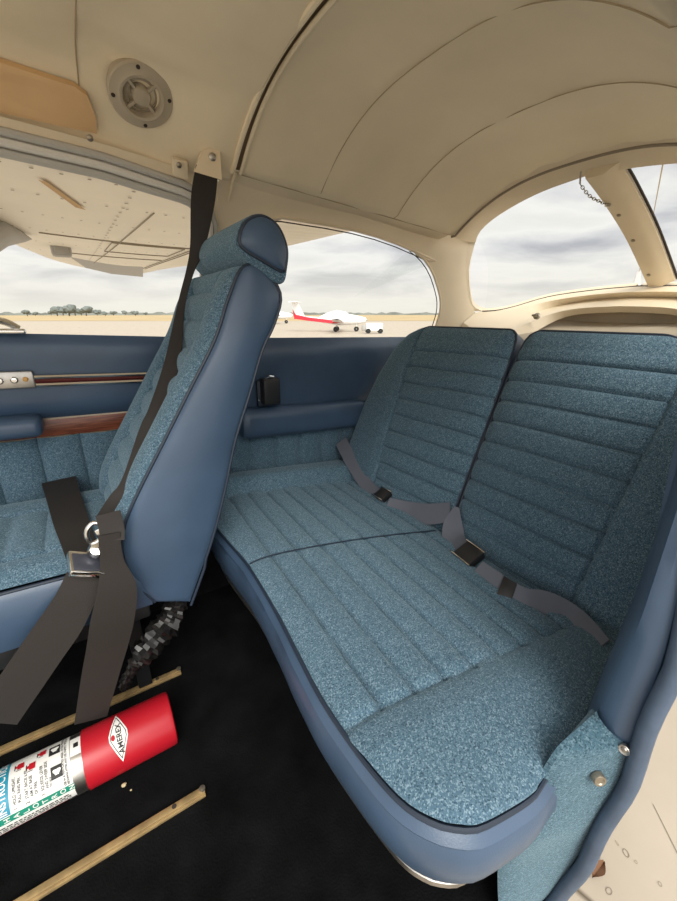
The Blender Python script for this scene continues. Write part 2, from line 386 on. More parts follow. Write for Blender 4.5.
# headliner: arched cloth, one mesh per bay; seams between
YC = 0.69
def head(x, y):          # ceiling height aft of the front bow
    edge = 1.252-0.066*max(0, x-0.41)/0.79*1.0
    rise = interp(x, [(.40, .120), (.65, .142), (.93, .140), (1.20, .120)])
    q = min(1.0, abs(y-YC)/0.405)
    return edge+rise*(1-q**2.6)
def fold_sec(x, t):      # forward cabin: t 0..1 from starboard rail up over the fold to the centre line
    k = sm(0.10, 0.43, x)
    pts0 = [(0.0, 1.150, 1.262), (0.10, 1.122, 1.288), (0.28, 1.065, 1.346), (0.36, 1.038, 1.368), (0.42, 1.00, 1.378), (1.0, YC, 1.388)]
    pts1 = [(0.0, 1.118, 1.236), (0.10, 1.098, 1.252), (0.28, 1.02, 1.302), (0.36, 0.98, 1.322), (0.42, 0.945, 1.336), (1.0, YC, 1.37)]
    y0 = interp(t, [(a, b) for a, b, c in pts0]); z0 = interp(t, [(a, c) for a, b, c in pts0])
    y1 = interp(t, [(a, b) for a, b, c in pts1]); z1 = interp(t, [(a, c) for a, b, c in pts1])
    rise = 0.03*max(0.0, 0.05-x)
    return Vector((x, lerp(y0, y1, k), lerp(z0, z1, k)+rise))
def fold_full(x, s):     # s -1..1
    p = fold_sec(x, 1-abs(s)); return p if s >= 0 else Vector((x, 2*YC-p.y, p.z))
hl = MB()
wr = lambda x, y: 0.0015*math.sin(37*x+11*y)+0.001*math.sin(61*y-23*x)
hl.grid(40, 81, lambda a, b: fold_full(lerp(-0.85, 0.402, a), lerp(-1, 1, b))+Vector((0, 0, wr(a*1.2, b*1.3))))
def bay(x0, x1, n=16):
    def fn(a, b):
        x = lerp(x0, x1, a); y = lerp(YC-0.42, YC+0.42, b)
        sag = 0.010*math.sin(math.pi*a)
        return Vector((x, y, head(x, y)+sag*(1-abs(2*b-1)**3)+wr(x, y)))
    hl.grid(n, 60, fn)
for x0, x1 in ((0.422, 0.65), (0.65, 0.93), (0.93, 1.20)): bay(x0, x1)
# side strip under the bays, down to the window band
for sgn in (1, -1):
    hl.grid(30, 5, lambda a, b: (lambda p: Vector((p.x, YC+sgn*(p.y-YC), p.z)))(
        Vector((lerp(PX-.04, 1.2, a), YC+0.42, 0)).lerp(Vector((0, 0, 0)), 0) if False else
        Vector((lerp(PX-.04, 1.2, a),
                lerp(YC+0.42, star(lerp(PX-.04, 1.2, a), 1.18).y+.004, b),
                lerp(head(lerp(PX-.04, 1.2, a), YC+0.42)+0.003, min(1.21, head(lerp(PX-.04, 1.2, a), YC+0.42)-.008), b)))), 1)
# outer roof skin
hl.grid(20, 30, lambda a, b: Vector((lerp(-0.9, 1.3, a), lerp(0.16, 1.215, b), 1.47-0.155*abs(2*b-1)**4)), 2)
ceil = struct(hl, 'ceiling', [M_CREAM, M_CREAM_T, M_SKIN])
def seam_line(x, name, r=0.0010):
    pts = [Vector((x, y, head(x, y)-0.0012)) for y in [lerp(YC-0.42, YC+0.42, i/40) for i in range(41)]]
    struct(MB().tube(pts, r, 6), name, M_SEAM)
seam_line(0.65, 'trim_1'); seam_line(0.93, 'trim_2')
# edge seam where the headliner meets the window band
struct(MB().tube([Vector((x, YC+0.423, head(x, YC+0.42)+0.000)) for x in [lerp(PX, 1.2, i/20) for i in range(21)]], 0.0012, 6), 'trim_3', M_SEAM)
# front bow: slit between two rolled cloth edges, its dark gap painted as a brown strip
bow = MB()
ys = [lerp(YC-0.41, YC+0.41, i/40) for i in range(41)]
bow.tube([Vector((0.4035+.002*math.sin(9*y), y, head(0.412, y)-0.003)) for y in ys], 0.006, 8)
bow.tube([Vector((0.4235, y, head(0.412, y)-0.003)) for y in ys], 0.0045, 8)
bow.loft([[Vector((0.398, y, head(0.412, y)+0.004)) for y in ys], [Vector((0.428, y, head(0.412, y)+0.004)) for y in ys]], 1)
bow.tube([Vector((0.4125, YC+0.41, head(.412, YC+.41)-.002)), star(0.4125, 1.235)+Vector((0, -.006, 0)), star(0.408, 1.20)+Vector((0, -.006, 0))], 0.004, 8)
struct(bow, 'trim_4', [M_CREAM, M_SLIT])
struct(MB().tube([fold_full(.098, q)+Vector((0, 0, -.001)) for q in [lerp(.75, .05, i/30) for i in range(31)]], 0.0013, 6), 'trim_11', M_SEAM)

# ---------------------------------------------------------------- rear window, posts, shelf trim
XR = 1.20
def mir(pts): return [Vector((p.x, 2*YC-p.y, p.z)) for p in pts][::-1]
arch_h = [Vector((XR, y, head(XR, y)-0.003)) for y in [lerp(YC, YC+0.42, i/10) for i in range(11)]]
top_h = catmull([(1.245, YC, 1.272), (1.255, 0.83, 1.262), (1.30, 0.99, 1.240), (1.345, 1.10, 1.212), (1.375, 1.145, 1.18)], 4)
side_h = catmull([(1.375, 1.145, 1.18), (1.362, 1.152, 1.08), (1.385, 1.152, 0.99), (1.415, 1.152, 0.95), (1.47, 1.15, 0.930)], 5)
bot_h = catmull([(1.715, YC, 1.012), (1.715, 0.83, 1.006), (1.70, 1.00, 0.988), (1.62, 1.10, 0.950), (1.55, 1.135, 0.934), (1.47, 1.15, 0.930)], 4)
def resample(P, n):
    L = [0]
    for a, b in zip(P, P[1:]): L.append(L[-1]+(b-a).length)
    out = []
    for k in range(n):
        s_ = L[-1]*k/(n-1); i = 0
        while i < len(L)-2 and L[i+1] < s_: i += 1
        t = (s_-L[i])/max(1e-9, L[i+1]-L[i]); out.append(P[i].lerp(P[i+1], t))
    return out
ru = MB()
def both(fn):
    fn(lambda P: P); fn(lambda P: [Vector((p.x, 2*YC-p.y, p.z)) for p in P])
def hdr(mp):
    A = resample(arch_h, 17); B = resample(top_h, 17)
    mid = [a.lerp(b, .5)+Vector((0, 0, -0.004)) for a, b in zip(A, B)]
    ru.loft([mp([p+Vector((-.035, 0, .022)) for p in A]), mp(A), mp(mid), mp(B)], 0)
both(hdr)
# C-post strip between the wall edge and rear glass edge is the wall itself; return lip around the glass
def lip(mp):
    L = resample(top_h+side_h[1:]+bot_h[::-1][1:], 60)
    cen = Vector((1.5, YC, 1.1))
    ru.loft([mp(L), mp([p+(p-cen).normalized()*0.0+Vector((.018, .012, .012)) for p in L])], 0)
both(lip)
def pill(mp):
    L = resample([top_h[-4]]+top_h[-3:]+side_h[1:], 40)
    ru.loft([mp([p+Vector((0, .001, 0)) for p in L]), mp([Vector((p.x-.05, max(star(p.x-.05, p.z).y+.006, p.y), p.z)) for p in L])], 0)
both(pill)
# moulded panel under the glass: lip, recess and arch round the hat shelf
c0 = bot_h
def lower(mp):
    n = 25
    C0 = resample(c0, n)
    C1 = resample(catmull([(1.66, YC, 0.992), (1.66, 0.83, 0.986), (1.64, 0.98, 0.965), (1.53, 1.08, 0.922), (1.36, 1.15, 0.885)], 5), n)
    C2 = resample(catmull([(1.69, YC, 0.975), (1.69, 0.83, 0.968), (1.66, 0.96, 0.945), (1.53, 1.03, 0.895), (1.33, 1.04, 0.845)], 5), n)
    C3 = resample(catmull([(1.60, YC, 0.945), (1.60, 0.83, 0.938), (1.57, 0.92, 0.915), (1.45, 0.965, 0.865), (1.28, 0.965, 0.80)], 5), n)
    C4 = resample(catmull([(1.63, YC, 0.925), (1.63, 0.83, 0.918), (1.60, 0.90, 0.895), (1.48, 0.93, 0.84), (1.28, 0.93, 0.77)], 5), n)
    ru.loft([mp(C0), mp(C1), mp(C2), mp(C3), mp(C4)], 0)
    E = [Vector((1.10, min(1.26, p.y+.15), 0.74)) for p in C1]
both(lower)
ru.grid(12, 20, lambda a, b: Vector((lerp(1.16, 1.75, a), lerp(YC-0.50, YC+0.50, b), lerp(0.80, 0.90, a)+0.006*math.sin(9*b+7*a))), 1)
ru.grid(2, 8, lambda a, b: Vector((1.75, lerp(YC-.45, YC+.45, a), lerp(0.3, .90, b))), 1)
ru.grid(3, 10, lambda a, b: Vector((1.705, lerp(YC-.36, YC+.36, b), lerp(.80, .945, a))), 1)
# side fill between the wall and the moulding
def fill(mp):
    ru.loft([mp([Vector((1.43, 1.153, .925)), Vector((1.36, 1.152, .885)), Vector((1.30, 1.152, .80)), Vector((1.28, 1.152, .70))]),
             mp([Vector((1.47, 1.15, .930)), Vector((1.36, 1.15, .885)), Vector((1.33, 1.04, .845)), Vector((1.28, .965, .70))])], 0)
both(fill)
# outer fairing behind the glass sill so no light leaks
ru.grid(3, 20, lambda a, b: Vector((1.76, lerp(YC-.55, YC+.55, b), lerp(-.1, .90, a))), 2)
M_SHELF = mat('shelf_lining', (0.40, 0.34, 0.25), 0.8, bump=0.2, bscale=120, var=0.1)
struct(ru, 'wall_rear', [M_CREAM_T, M_SHELF, M_SKIN])
# wire bead along the rear header
bead = [Vector((XR+.004, y, head(XR, y)-0.006)) for y in [lerp(YC-.42, YC+.42, i/50) for i in range(51)]]
struct(MB().tube(bead, 0.004, 8), 'trim_5', mat('taupe_welt', (0.25, 0.205, 0.145), 0.7))
# rear glass
rg = MB()
T = mir(top_h)[:-1]+top_h; B2 = mir(bot_h)[:-1]+bot_h
T = resample(T, 31); B2 = resample(B2, 31)
for P in (T, B2):
    for p in P: p.z += 0.002
rg.loft([[a.lerp(b, t)+Vector((.012, 0, .010))*(1+3*math.sin(math.pi*t)) for a, b in zip(T, B2)] for t in [i/6 for i in range(7)]])
win3 = struct(rg, 'window_3', M_GLASS)
# dark thin seal along the rear glass edge
struct(MB().tube(resample(mir(bot_h)[:-1]+bot_h, 60), 0.0025, 6), 'trim_6', M_GAP)

# panes of the side windows
def pane(name, outline, off):
    mb = MB(); cx = sum(p[0] for p in outline)/len(outline); cz_ = sum(p[1] for p in outline)/len(outline)
    rows = []
    for k in range(6):
        f = max(1e-4, k/5)
        rows.append([star(cx+(x-cx)*f, cz_+(z-cz_)*f)+Vector((0, off, 0)) for x, z in outline])
    mb.loft(rows, 0, True); return struct(mb, name, M_GLASS)
pane('window_1', WIN1, 0.012); pane('window_2', WIN2, 0.016)
# rubber seal of the door window: two dark-grey ribs and a pale one
def offs(outline, d):
    n = len(outline); out = []
    for i in range(n):
        a = Vector(outline[i-1]); b = Vector(outline[(i+1) % n]); t = (b-a).normalized()
        out.append((outline[i][0]+t.y*d, outline[i][1]-t.x*d))
    return out
def seal(outline, d, r, y):
    return [star(x, z)+Vector((0, y, 0)) for x, z in offs(outline, d)]
ws = MB()
ws.tube(seal(WIN1, 0.004, .008, -0.004), 0.009, 8, True, 0)
ws.tube(seal(WIN1, 0.019, .008, -0.006), 0.009, 8, True, 1)
ws.tube(seal(WIN1, 0.034, .008, -0.004), 0.008, 8, True, 0)
ws.obj('window_seal', [M_RUBBER_G, M_RUBBER_L], door)
struct(MB().tube(seal(WIN2, 0.004, .006, -0.001), 0.0042, 8, True), 'trim_7', M_CREAM_T)
struct(MB().tube(seal(WIN2, -0.004, .006, 0.008), 0.0018, 6, True), 'trim_8', M_GAP)

# port side: jamb, rim seal, panels, outer skin
def rim_y(z): return interp(z, [(-0.15, .15), (0.02, .112), (.16, .094), (.34, .080), (.55, .076), (.72, .085), (.85, .093), (1.0, .115), (1.1, .137), (1.2, .175), (1.30, .24)])
lw = MB()
zs = [lerp(-0.12, 1.28, i/44) for i in range(45)]
# outer skin
def skin(x, z): return Vector((x, rim_y(z)+0.13*max(0, x-.5)+.004, z))
WINL = densify(rounded([(0.62, .88, .05), (1.30, .88, .05), (1.30, 1.0, .05), (1.20, 1.12, .1), (.62, 1.17, .05)]), .05)
ring_panel(lw, WINL, densify([(.50, .80), (1.45, .80), (1.45, 1.22), (.50, 1.26)], .08), skin, 4, 0)
lw.grid(20, 24, lambda a, b: skin(lerp(.50, 1.45, a), lerp(-.15, .80, b)), 0)
def inner_l(x, z):
    p = star(x, z); return Vector((x, max(2*YC-p.y, rim_y(z)+.018+.13*max(0, x-.5)), z))
ring_panel(lw, WINL, densify([(.52, .80), (1.43, .80), (1.43, 1.2), (.52, 1.24)], .08), inner_l, 4, 1)
lw.grid(20, 14, lambda a, b: inner_l(lerp(.52, 1.43, a), lerp(0, .80, b)), 1)
wl_ = struct(lw, 'wall_left', [M_SKIN, M_CREAM_T])
struct(MB().loft([[Vector((x, rim_y(z)+dy_, z)) for z in zs] for x, dy_ in ((.50, .002), (.505, .02), (.515, .05), (.56, .062))]), 'trim_9', M_NAVY)
rim = [Vector((0.492+.003*math.sin(23*z), rim_y(z)+.002+.0015*math.sin(31*z), z)) for z in zs]
struct(MB().tube(rim, 0.0105, 10), 'trim_10', M_NAVY_SEAL)
# leather post cover
def post_face(z, k):
    y0 = rim_y(z)+.013; y1 = interp(z, [(.36, .137), (.45, .133), (.6, .122), (.75, .118), (.9, .128), (1.0, .140), (1.1, .165), (1.2, .205), (1.28, .26)])
    P = [(.494, y0), (.486, lerp(y0, y1, .35)), (.486, lerp(y0, y1, .8)), (.492, y1), (.51, y1+.012), (.58, y1+.02), (.80, y1+.03)]
    return Vector((P[k][0], P[k][1], z))
pl_ = MB(); pz = [lerp(.375, 1.20, i/30) for i in range(31)]
def pz_off(z, k): return z+(0.004*k if z < .38 else 0)
pl_.loft([[post_face(pz_off(z, k), k) for k in range(7)] for z in pz])
post = tag(pl_.obj('door_post_cover', M_NAVY), 'navy vinyl cover on the near door post, above the carpeted panel', 'trim panel')
pb = at(624, 750, x=.484); s_ = MB(); s_.lathe([(.0001, .0014), (.0028, .0012), (.0036, .0002), (.0058, .0012), (.0066, .0004), (.0066, -.004)], pb, (-1, -.1, .1), 20); s_.obj('snap_button', M_STEEL, post, label='round steel snap on the vinyl')
# carpeted panel below
CE = [(597, 714, .478), (588, 722, .468), (573, 735, .44), (557, 750, .415), (543, 771, .402), (533, 790, .396), (528, 810, .394), (526, 838, .394), (517, 847, .392), (505, 856, .390), (498, 866, .390), (497, 885, .394), (498, 910, .400), (499, 935, .405)]
cp_ = MB(); crow = []
for E_ in catmull([at(u, v, x=x) for u, v, x in CE], 3):
    zr = max(.004, min(E_.z, .47)); z = max(.003, E_.z)
    A_r = Vector((.497, rim_y(zr)+.012, min(zr, z))); E_ = Vector((E_.x, E_.y, z))
    A_r.z = min(A_r.z, .405); E2 = E_
    crow.append([A_r, A_r.lerp(E2, .3)+Vector((-.004, 0, 0)), A_r.lerp(E2, .65)+Vector((-.006, -.001, 0)), A_r.lerp(E2, .92)+Vector((-.002, 0, 0)), E2+Vector((.004, .002, 0)), E2+Vector((.03, .002, -.002)), Vector((max(.52, E2.x+.05), min(.155, E2.y+.005), z)), Vector((.60, .150, z))])
cp_.loft(crow)
carpet = tag(cp_.obj('carpet_panel', M_CARPET_B), 'blue carpeted side panel below the near door post, beside the bench', 'trim panel')
gb = at(600, 781, x=.458); s_ = MB(); s_.lathe([(.0001, .0), (.0045, .0), (.0055, .0012), (.0076, .0012), (.0082, .0002), (.0082, -.006)], gb, (-.52, -.84, .10), 20); s_.obj('grommet', M_SCREW, carpet, label='round bronze grommet in the carpet')

# ---------------------------------------------------------------- starboard lower trim panels
def panel(mb, x0, x1, z0, z1, bulge, nx=40, nz=14, mi=0, wav=0.0):
    def fn(a, b):
        x = lerp(x0, x1, a); zz0 = z0(x) if callable(z0) else z0; zz1 = z1(x) if callable(z1) else z1
        z = lerp(zz0, zz1, b); e = (1-abs(2*b-1)**6)*(1-abs(2*a-1)**24)
        return star(x, z)+Vector((0, -bulge*e-0.004+wav*math.sin(23*x)*math.sin(3*b), 0))
    return mb.grid(nx, nz, fn, mi)
sill = lambda x: interp(x, [(-0.8, .885), (-.15, .873), (.30, .850), (.5, .842), (1.05, .828), (1.45, .82)])
dp = MB(); panel(dp, -0.80, PX-.05, lambda x: .655-.03*x, lambda x: sill(x)+.004, 0.022)
dp.obj('door_leather_panel', M_NAVY, door)
wp = MB(); panel(wp, PX-.046, 1.42, .57, lambda x: sill(x)+.004, 0.024, wav=.002)
pr = tag(wp.obj('window_sill_panel', M_NAVY), 'padded navy vinyl panel under the rear side window', 'trim panel')
def pleats(mb, x0, x1, z0, z1, pitch, ph, depth=.020):
    def fn(a, b):
        x = lerp(x0, x1, a); z = lerp(z0(x) if callable(z0) else z0, z1(x) if callable(z1) else z1, b)
        k = ((x-ph)/pitch) % 1.0; h = depth*(math.sin(math.pi*k)**.35)
        return star(x, z)+Vector((0, -.003-h, 0))
    return mb.grid(int((x1-x0)/pitch*28)+1, 10, fn)
pleats(MB(), -0.80, PX-.05, .20, lambda x: .605-.03*x, .097, -.128).obj('pleated_panel', M_TWEED, door)
pw = pleats(MB(), PX-.046, 1.40, .20, .60, .098, .455); struct(MB().grid(12, 6, lambda a, b: star(lerp(-.80, 1.40, a), lerp(-.012, .205, b))+Vector((0, -.026, 0))), 'dark_strip_right', M_BLACK_C)  # black strip added low on the wall to darken it under the seats
tag(pw.obj('pleated_side_panel', M_TWEED), 'pleated blue tweed side panel beside the far end of the bench', 'trim panel')
# chrome strip and its end plate on the door
cs = MB()
for dz, r, mi in ((.010, .0060, 0), (0, .0062, 1), (-.010, .0060, 0)):
    cs.tube([star(x, .764-.045*x+dz-.008)+Vector((0, -.031, 0)) for x in [lerp(-.098, PX-.06, i/12) for i in range(13)]], r, 8, mi=mi)
strip = cs.obj('chrome_strip', [M_CHROME, mat('dark_red_inlay', (.10, .02, .02), .25, .3)], door, label='chrome strip with a dark red line')
hp = MB(); c_ = star(-.152, .768)+Vector((0, -.033, 0)); hp.box(c_, (.055, 0, -.002), (0, .008, 0), (0, 0, .021), .004)
plate = hp.obj('switch_plate', M_STEEL, door)
for i, dxk in enumerate((-.012, .016)):
    k_ = MB(); disc(k_, c_+Vector((dxk, -.008, .0)), (0, -1, 0), .008, .005); k_.obj('knob', M_CHROME, plate)
k_ = MB(); disc(k_, c_+Vector((.038, -.008, .0)), (0, -1, 0), .006, .004); k_.obj('knob', mat('amber', (.55, .3, .08), .4), plate, label='small amber button')
wd = MB(); wd.grid(30, 6, lambda a, b: star(lerp(-.8, PX-.05, a), lerp(.606-.03*lerp(-.8, PX-.05, a), .652-.03*lerp(-.8, PX-.05, a), b))+Vector((0, -.012-.004*math.sin(math.pi*b), 0)))
wd.obj('wood_trim', M_WOOD, door)
ar = MB(); ar.box(star(-.336, .660)+Vector((0, -.055, 0)), (.235, 0, -.006), (0, .045, 0), (0, 0, .024), .018, seg=4)
ar.obj('armrest', M_NAVY, door)
lt = MB(); lb = star(-.165, .882)+Vector((0, -.018, 0))
lt.box(lb, (.075, 0, -.002), (0, .016, 0), (0, 0, .006), .005)
lt.tube(catmull([lb+Vector((-.08, -.008, .012)), lb+Vector((0, -.012, .026)), lb+Vector((.04, -.010, .020)), lb+Vector((.062, -.006, .004))], 5), .008, 8)
lt.obj('window_latch', M_CHROME, door, label='chrome window latch')
# header screws and tab over the door window
def march0(u, v, off):
    d = ray(u, v).normalized(); t = .5
    while t < 2.5 and not ((CAM+d*t).y > wall_y((CAM+d*t).z)-.010): t += .001
    return CAM+d*(t-off)
tb_ = MB(); tb_.box(march0(180, 168, .012), (.017, 0, -.002), (0, .004, .004), (-.001, -.012, .014), .002); tabo = tb_.obj('corner_tab', M_CREAM_T, door)
for (u, v, pr_) in ((90, 138, door), (179, 165, tabo)):
    k_ = MB(); disc(k_, march0(u, v, .014 if pr_ is door else .022), (0, -.85, -.5), .0062, .003); k_.obj('screw', M_SCREW, pr_)

# rear armrest under the sill panel
arm = MB()
def armf(a, b):
    x = lerp(.405, .935, a); th = 2*math.pi*b; e = min(1, math.sin(math.pi*min(1, max(0, a)))*9)**.5
    zc_ = .572-.055*(x-.44); c = math.cos(th); s = math.sin(th)
    yy = wall_y(.57)-.035-.045*math.copysign(abs(c)**.6, c)*e; z = zc_+.052*math.copysign(abs(s)**.75, s)*e
    return Vector((x, yy, z))
arm.grid(40, 25, armf)
tag(arm.obj('armrest', M_NAVY), 'padded navy vinyl armrest below the rear side window', 'armrest')
# black box on the sill panel
jb = thing('ashtray_box', 'small black box with bright screws fixed to the navy side panel', 'box', at(270, 404, y=1.243))
jc = at(270, 391, y=1.222)
MB().box(jc, (.030, 0, 0), (0, .020, 0), (0, 0, .043), .007, seg=3).obj('body', M_BLACK, jb)
MB().box(jc+Vector((0, .016, -.008)), (.040, 0, 0), (0, .006, 0), (0, 0, .044), .004).obj('back_plate', M_NAVY_D, jb)
t_ = MB(); t_.tube([jc+Vector((-.016, -.004, .044)), jc+Vector((-.004, -.010, .050)), jc+Vector((.012, -.004, .046))], .005, 8); t_.obj('lid_catch', M_CHROME, jb)
for sx in (-.036, .036):
    k_ = MB(); disc(k_, jc+Vector((sx, .010, -.030)), (0, -1, 0), .004, .003); k_.obj('screw', M_CHROME, jb)

# ---------------------------------------------------------------- headliner fittings
def on_head(u, v):
    best = None
    for i in range(90):
        x = lerp(-.5, .42, i/89)
        for j in range(80):
            t = j/79; p = fold_sec(x, t)-CAM; d = p.dot(FW); e = abs(338.5+F_PX*p.dot(RT)/d-u)+abs(450.5-F_PX*p.dot(UP)/d-v)
            if best is None or e < best[0]: best = (e, x, t)
    return best[1], best[2]
# tan sun visor panel
vz = MB(); va_, vb_, vc_, vd_, ve_, vf_ = [on_head(*q) for q in ((2, 106), (2, 57), (70, 80), (86, 92), (94, 112), (97, 128))]; vis = [(-.45, va_[1]), (-.45, vb_[1]), vb_, vc_, vd_, ve_, vf_, va_]
loop = [fold_sec(x, t)+Vector((0, -.008, -.012)) for x, t in densify(vis, .03)]
cen_ = fold_sec(-.12, (va_[1]+vb_[1])/2)
vz.loft([[cen_+(p-cen_)*f+Vector((0, -.004, -.006))*(1-f**6) for p in loop] for f in (.001, .4, .8, .95, 1)]+[[p+Vector((0, .006, .010)) for p in loop]], 0, True)
tag(vz.obj('sun_visor', M_TAN), 'tan rounded visor panel folded against the headliner above the front window', 'visor')
# round air vent
vx_, vt_ = on_head(140, 91); vc = fold_sec(vx_, vt_); va = thing('air_vent', 'round greige ceiling air vent with four spokes and screws', 'vent', vc)
a1 = fold_sec(vx_, vt_-.05); a2 = fold_sec(vx_, vt_+.05); tv = (a2-a1).normalized(); vn = Vector((1, 0, 0)).cross(tv)
if vn.z > 0: vn = -vn
vc = vc+vn*.009
v_ = MB(); v_.lathe([(.060, -.010), (.061, .004), (.058, .008), (.046, .009), (.041, .012), (.036, .011), (.034, .002), (.034, -.012)], vc, vn, 40); v_.obj('flange', M_VENT, va)
v_ = MB(); v_.lathe([(.036, -.014), (.0001, -.014)], vc, vn, 24); v_.obj('duct', M_GAP, va)
v_ = MB(); v_.lathe([(.018, -.012), (.018, .006), (.015, .010), (.0001, .012)], vc, vn, 24); v_.obj('hub', M_VENT, va)
v_ = MB(); v_.lathe([(.034, -.010), (.026, .000), (.0265, .002), (.0345, -.004)], vc, vn, 32); v_.obj('inner_ring', M_VENT, va)
ux = Vector((1, 0, 0)); uy = tv
for k in range(4):
    an = math.pi/4+k*math.pi/2; dr = ux*math.cos(an)+uy*math.sin(an)
    MB().box(vc+dr*.027+vn*.004, dr*.010, dr.cross(vn)*.003, vn*.003, .001).obj('spoke', M_VENT, va)
for k in range(4):
    an = k*math.pi/2+.15; dr = ux*math.cos(an)+uy*math.sin(an)
    k_ = MB(); disc(k_, vc+dr*.052+vn*.008, vn, .0038, .002); k_.obj('screw', M_GAP, va)
# rear centre strut
st = thing('rear_window_strut', 'cream metal strut with screws crossing the rear window', 'strut', (1.73, YC-.02, 1.0))
SP = catmull([(1.225, .640, 1.274), (1.36, .645, 1.230), (1.53, .642, 1.150), (1.71, .624, 1.020)], 6)
def strut_rows(prof):
    rows = []
    for i, p in enumerate(SP):
        t = (SP[min(i+1, len(SP)-1)]-SP[max(0, i-1)]).normalized(); nn = Vector((0, 1, 0)).cross(t).normalized()
        if nn.z > 0: nn = -nn
        k_s = lerp(.82, .74, i/(len(SP)-1)); rows.append([p+Vector((0, 1, 0))*(a*k_s)+nn*b for a, b in prof])
    return rows
v_ = MB(); v_.loft(strut_rows([(-.052, -.018), (-.052, -.004), (-.036, .002), (-.012, .016), (.040, .016), (.047, .004), (.047, -.018)]), 0, True); v_.add(v_.v[:7], [tuple(range(7))]); strutb = v_.obj('beam', M_CREAM_T, st)
v_ = MB(); v_.tube([r[0] for r in strut_rows([(-.058, -.012)])], .0035, 6); v_.tube([r[0] for r in strut_rows([(.051, -.012)])], .0025, 6); v_.obj('edge_seal', M_GAP, st)
for k in (8, 12, 16):
    rr = strut_rows([(.018, .0165), (.018, .022)])[k]; k_ = MB(); disc(k_, rr[0], rr[1]-rr[0], .006, .003); k_.obj('screw', M_SCREW, st)
# chain from header to strut
ch = thing('chain', 'little metal chain hanging from the rear header to the window strut', 'chain', (1.25, .75, 1.24))
p0 = at(583, 161, x=1.225); p3 = strut_rows([(.030, .017)])[6][0]; p1 = at(580, 184, x=1.23)
k_ = MB(); k_.lathe([(.009, -.002), (.010, .002), (.006, .006), (.0001, .007)], p0, (0, -.2, -1), 14); k_.obj('screw_eye', M_STEEL, ch)
k_ = MB(); k_.lathe([(.008, -.002), (.008, .003), (.0001, .006)], p3, (-.3, 0, -1), 14); k_.obj('screw_eye', M_STEEL, ch)
k_ = MB(); k_.tube([p0, p0.lerp(p1, .55)+Vector((0, .002, 0)), p1], .0022, 6); k_.obj('hook', M_STEEL, ch)
path = resample(catmull([p1, p1.lerp(p3, .35)+Vector((0, 0, -.010)), p1.lerp(p3, .7)+Vector((0, 0, -.006)), p3], 8), 15)
for i in range(14):
    a, b = path[i], path[i+1]; c = (a+b)/2; t = (b-a).normalized(); sdv = t.orthogonal().normalized()
    if i % 2: sdv = t.cross(sdv)
    h = (b-a).length*.72
    k_ = MB(); k_.tube([c+t*(h*math.cos(q))+sdv*(.0036*math.sin(q)) for q in [2*math.pi*j/10 for j in range(10)]], .0011, 5, True); k_.obj('link', M_STEEL, ch)
# knob on the rear moulding
k_ = MB(); kp = at(537, 316.5, x=1.50); k_.lathe([(.012, 0), (.013, .004), (.007, .008), (.006, .018), (.0001, .020)], kp, (-.8, -.3, .3), 16)
k_.tube([kp+Vector((-.012, -.010, .008)), kp+Vector((-.014, .012, .004))], .004, 8)
tag(k_.obj('turn_fastener', M_SCREW), 'small bronze turn fastener on the cream moulding under the rear window', 'fastener')
k_ = MB(); disc(k_, at(589, 175, x=1.235), (0, -.3, -1), .006, .003); tag(k_.obj('screw', M_SCREW), 'dark screw in the rear header beside the chain hook', 'screw')

# ---------------------------------------------------------------- rear bench cushion
def bz(x): return 0.370-0.094*(x-.25)
YB = [(.1375, .38), (.1395, .350), (.150, .29), (.163, .266), (.178, .249), (.205, .232), (.24, .223), (.30, .217), (.38, .2165), (.463, .224), (.60, .238), (.757, .246), (.87, .240), (.96, .236), (1.06, .240), (1.13, .252), (1.18, .275), (1.215, .308), (1.24, .36), (1.25, .44)]
YB = [(p.x, p.y) for p in catmull([(a, b, 0) for a, b in YB], 6)]
for _i in range(1, len(YB)): YB[_i] = (max(YB[_i][0], YB[_i-1][0]+1e-5), YB[_i][1])
def xf(y): return interp(y, YB)
XB = 0.80
yrows = []
for (a, _), (b, _) in zip(YB, YB[1:]):
    n = max(1, int((b-a)/.006)); yrows += [lerp(a, b, k/n) for k in range(n)]
yrows.append(YB[-1][0])
bench = thing('rear_bench_cushion', 'long blue tweed rear bench cushion with pleats and navy vinyl front skirt', 'bench seat', (.5, .69, 0))
def crease(d, w=.0055): return math.exp(-(d/w)**2)
def bench_h(x, y):
    x0 = xf(y); d = min(max(0, x-x0), max(0, y-.132)*1.0, max(0, 1.253-y))
    h = .016*(1-math.exp(-d/.03))+.014*math.sin(math.pi*min(1, max(0, (x-.2)/.62)))*(1-((y-.69)/.56)**2)
    yn = .322-.10*(x-.23); yf = 1.135-.08*(x-.30); ys_ = .757-.17*(x-.249)
    if yn < y < yf:
        sh = .281+.05*(y-.32); k = (x-sh)/.0605
        fr = k-math.floor(k)
        if x < x0+.012: pass
        h += .007*(math.sin(math.pi*fr)**.5-.6) if k > -1 else 0
        if k > -.6: h -= .0085*crease((fr-round(fr))*.0605, .0036)
        h -= .004*crease(y-ys_, .006)
        h += .006*sm(0, .02, y-yn)*0
    else:
        h += .010*min(1, (yn-y)/.05) if y < yn else .046*math.sin(math.pi/2*min(1, (y-yf)/.045))*min(1, (1.253-y)/.02)**.5
    h -= .007*crease(y-yn, .006)+.007*crease(y-yf, .006)
    return h
NX = 150
bt = MB()
rows = []
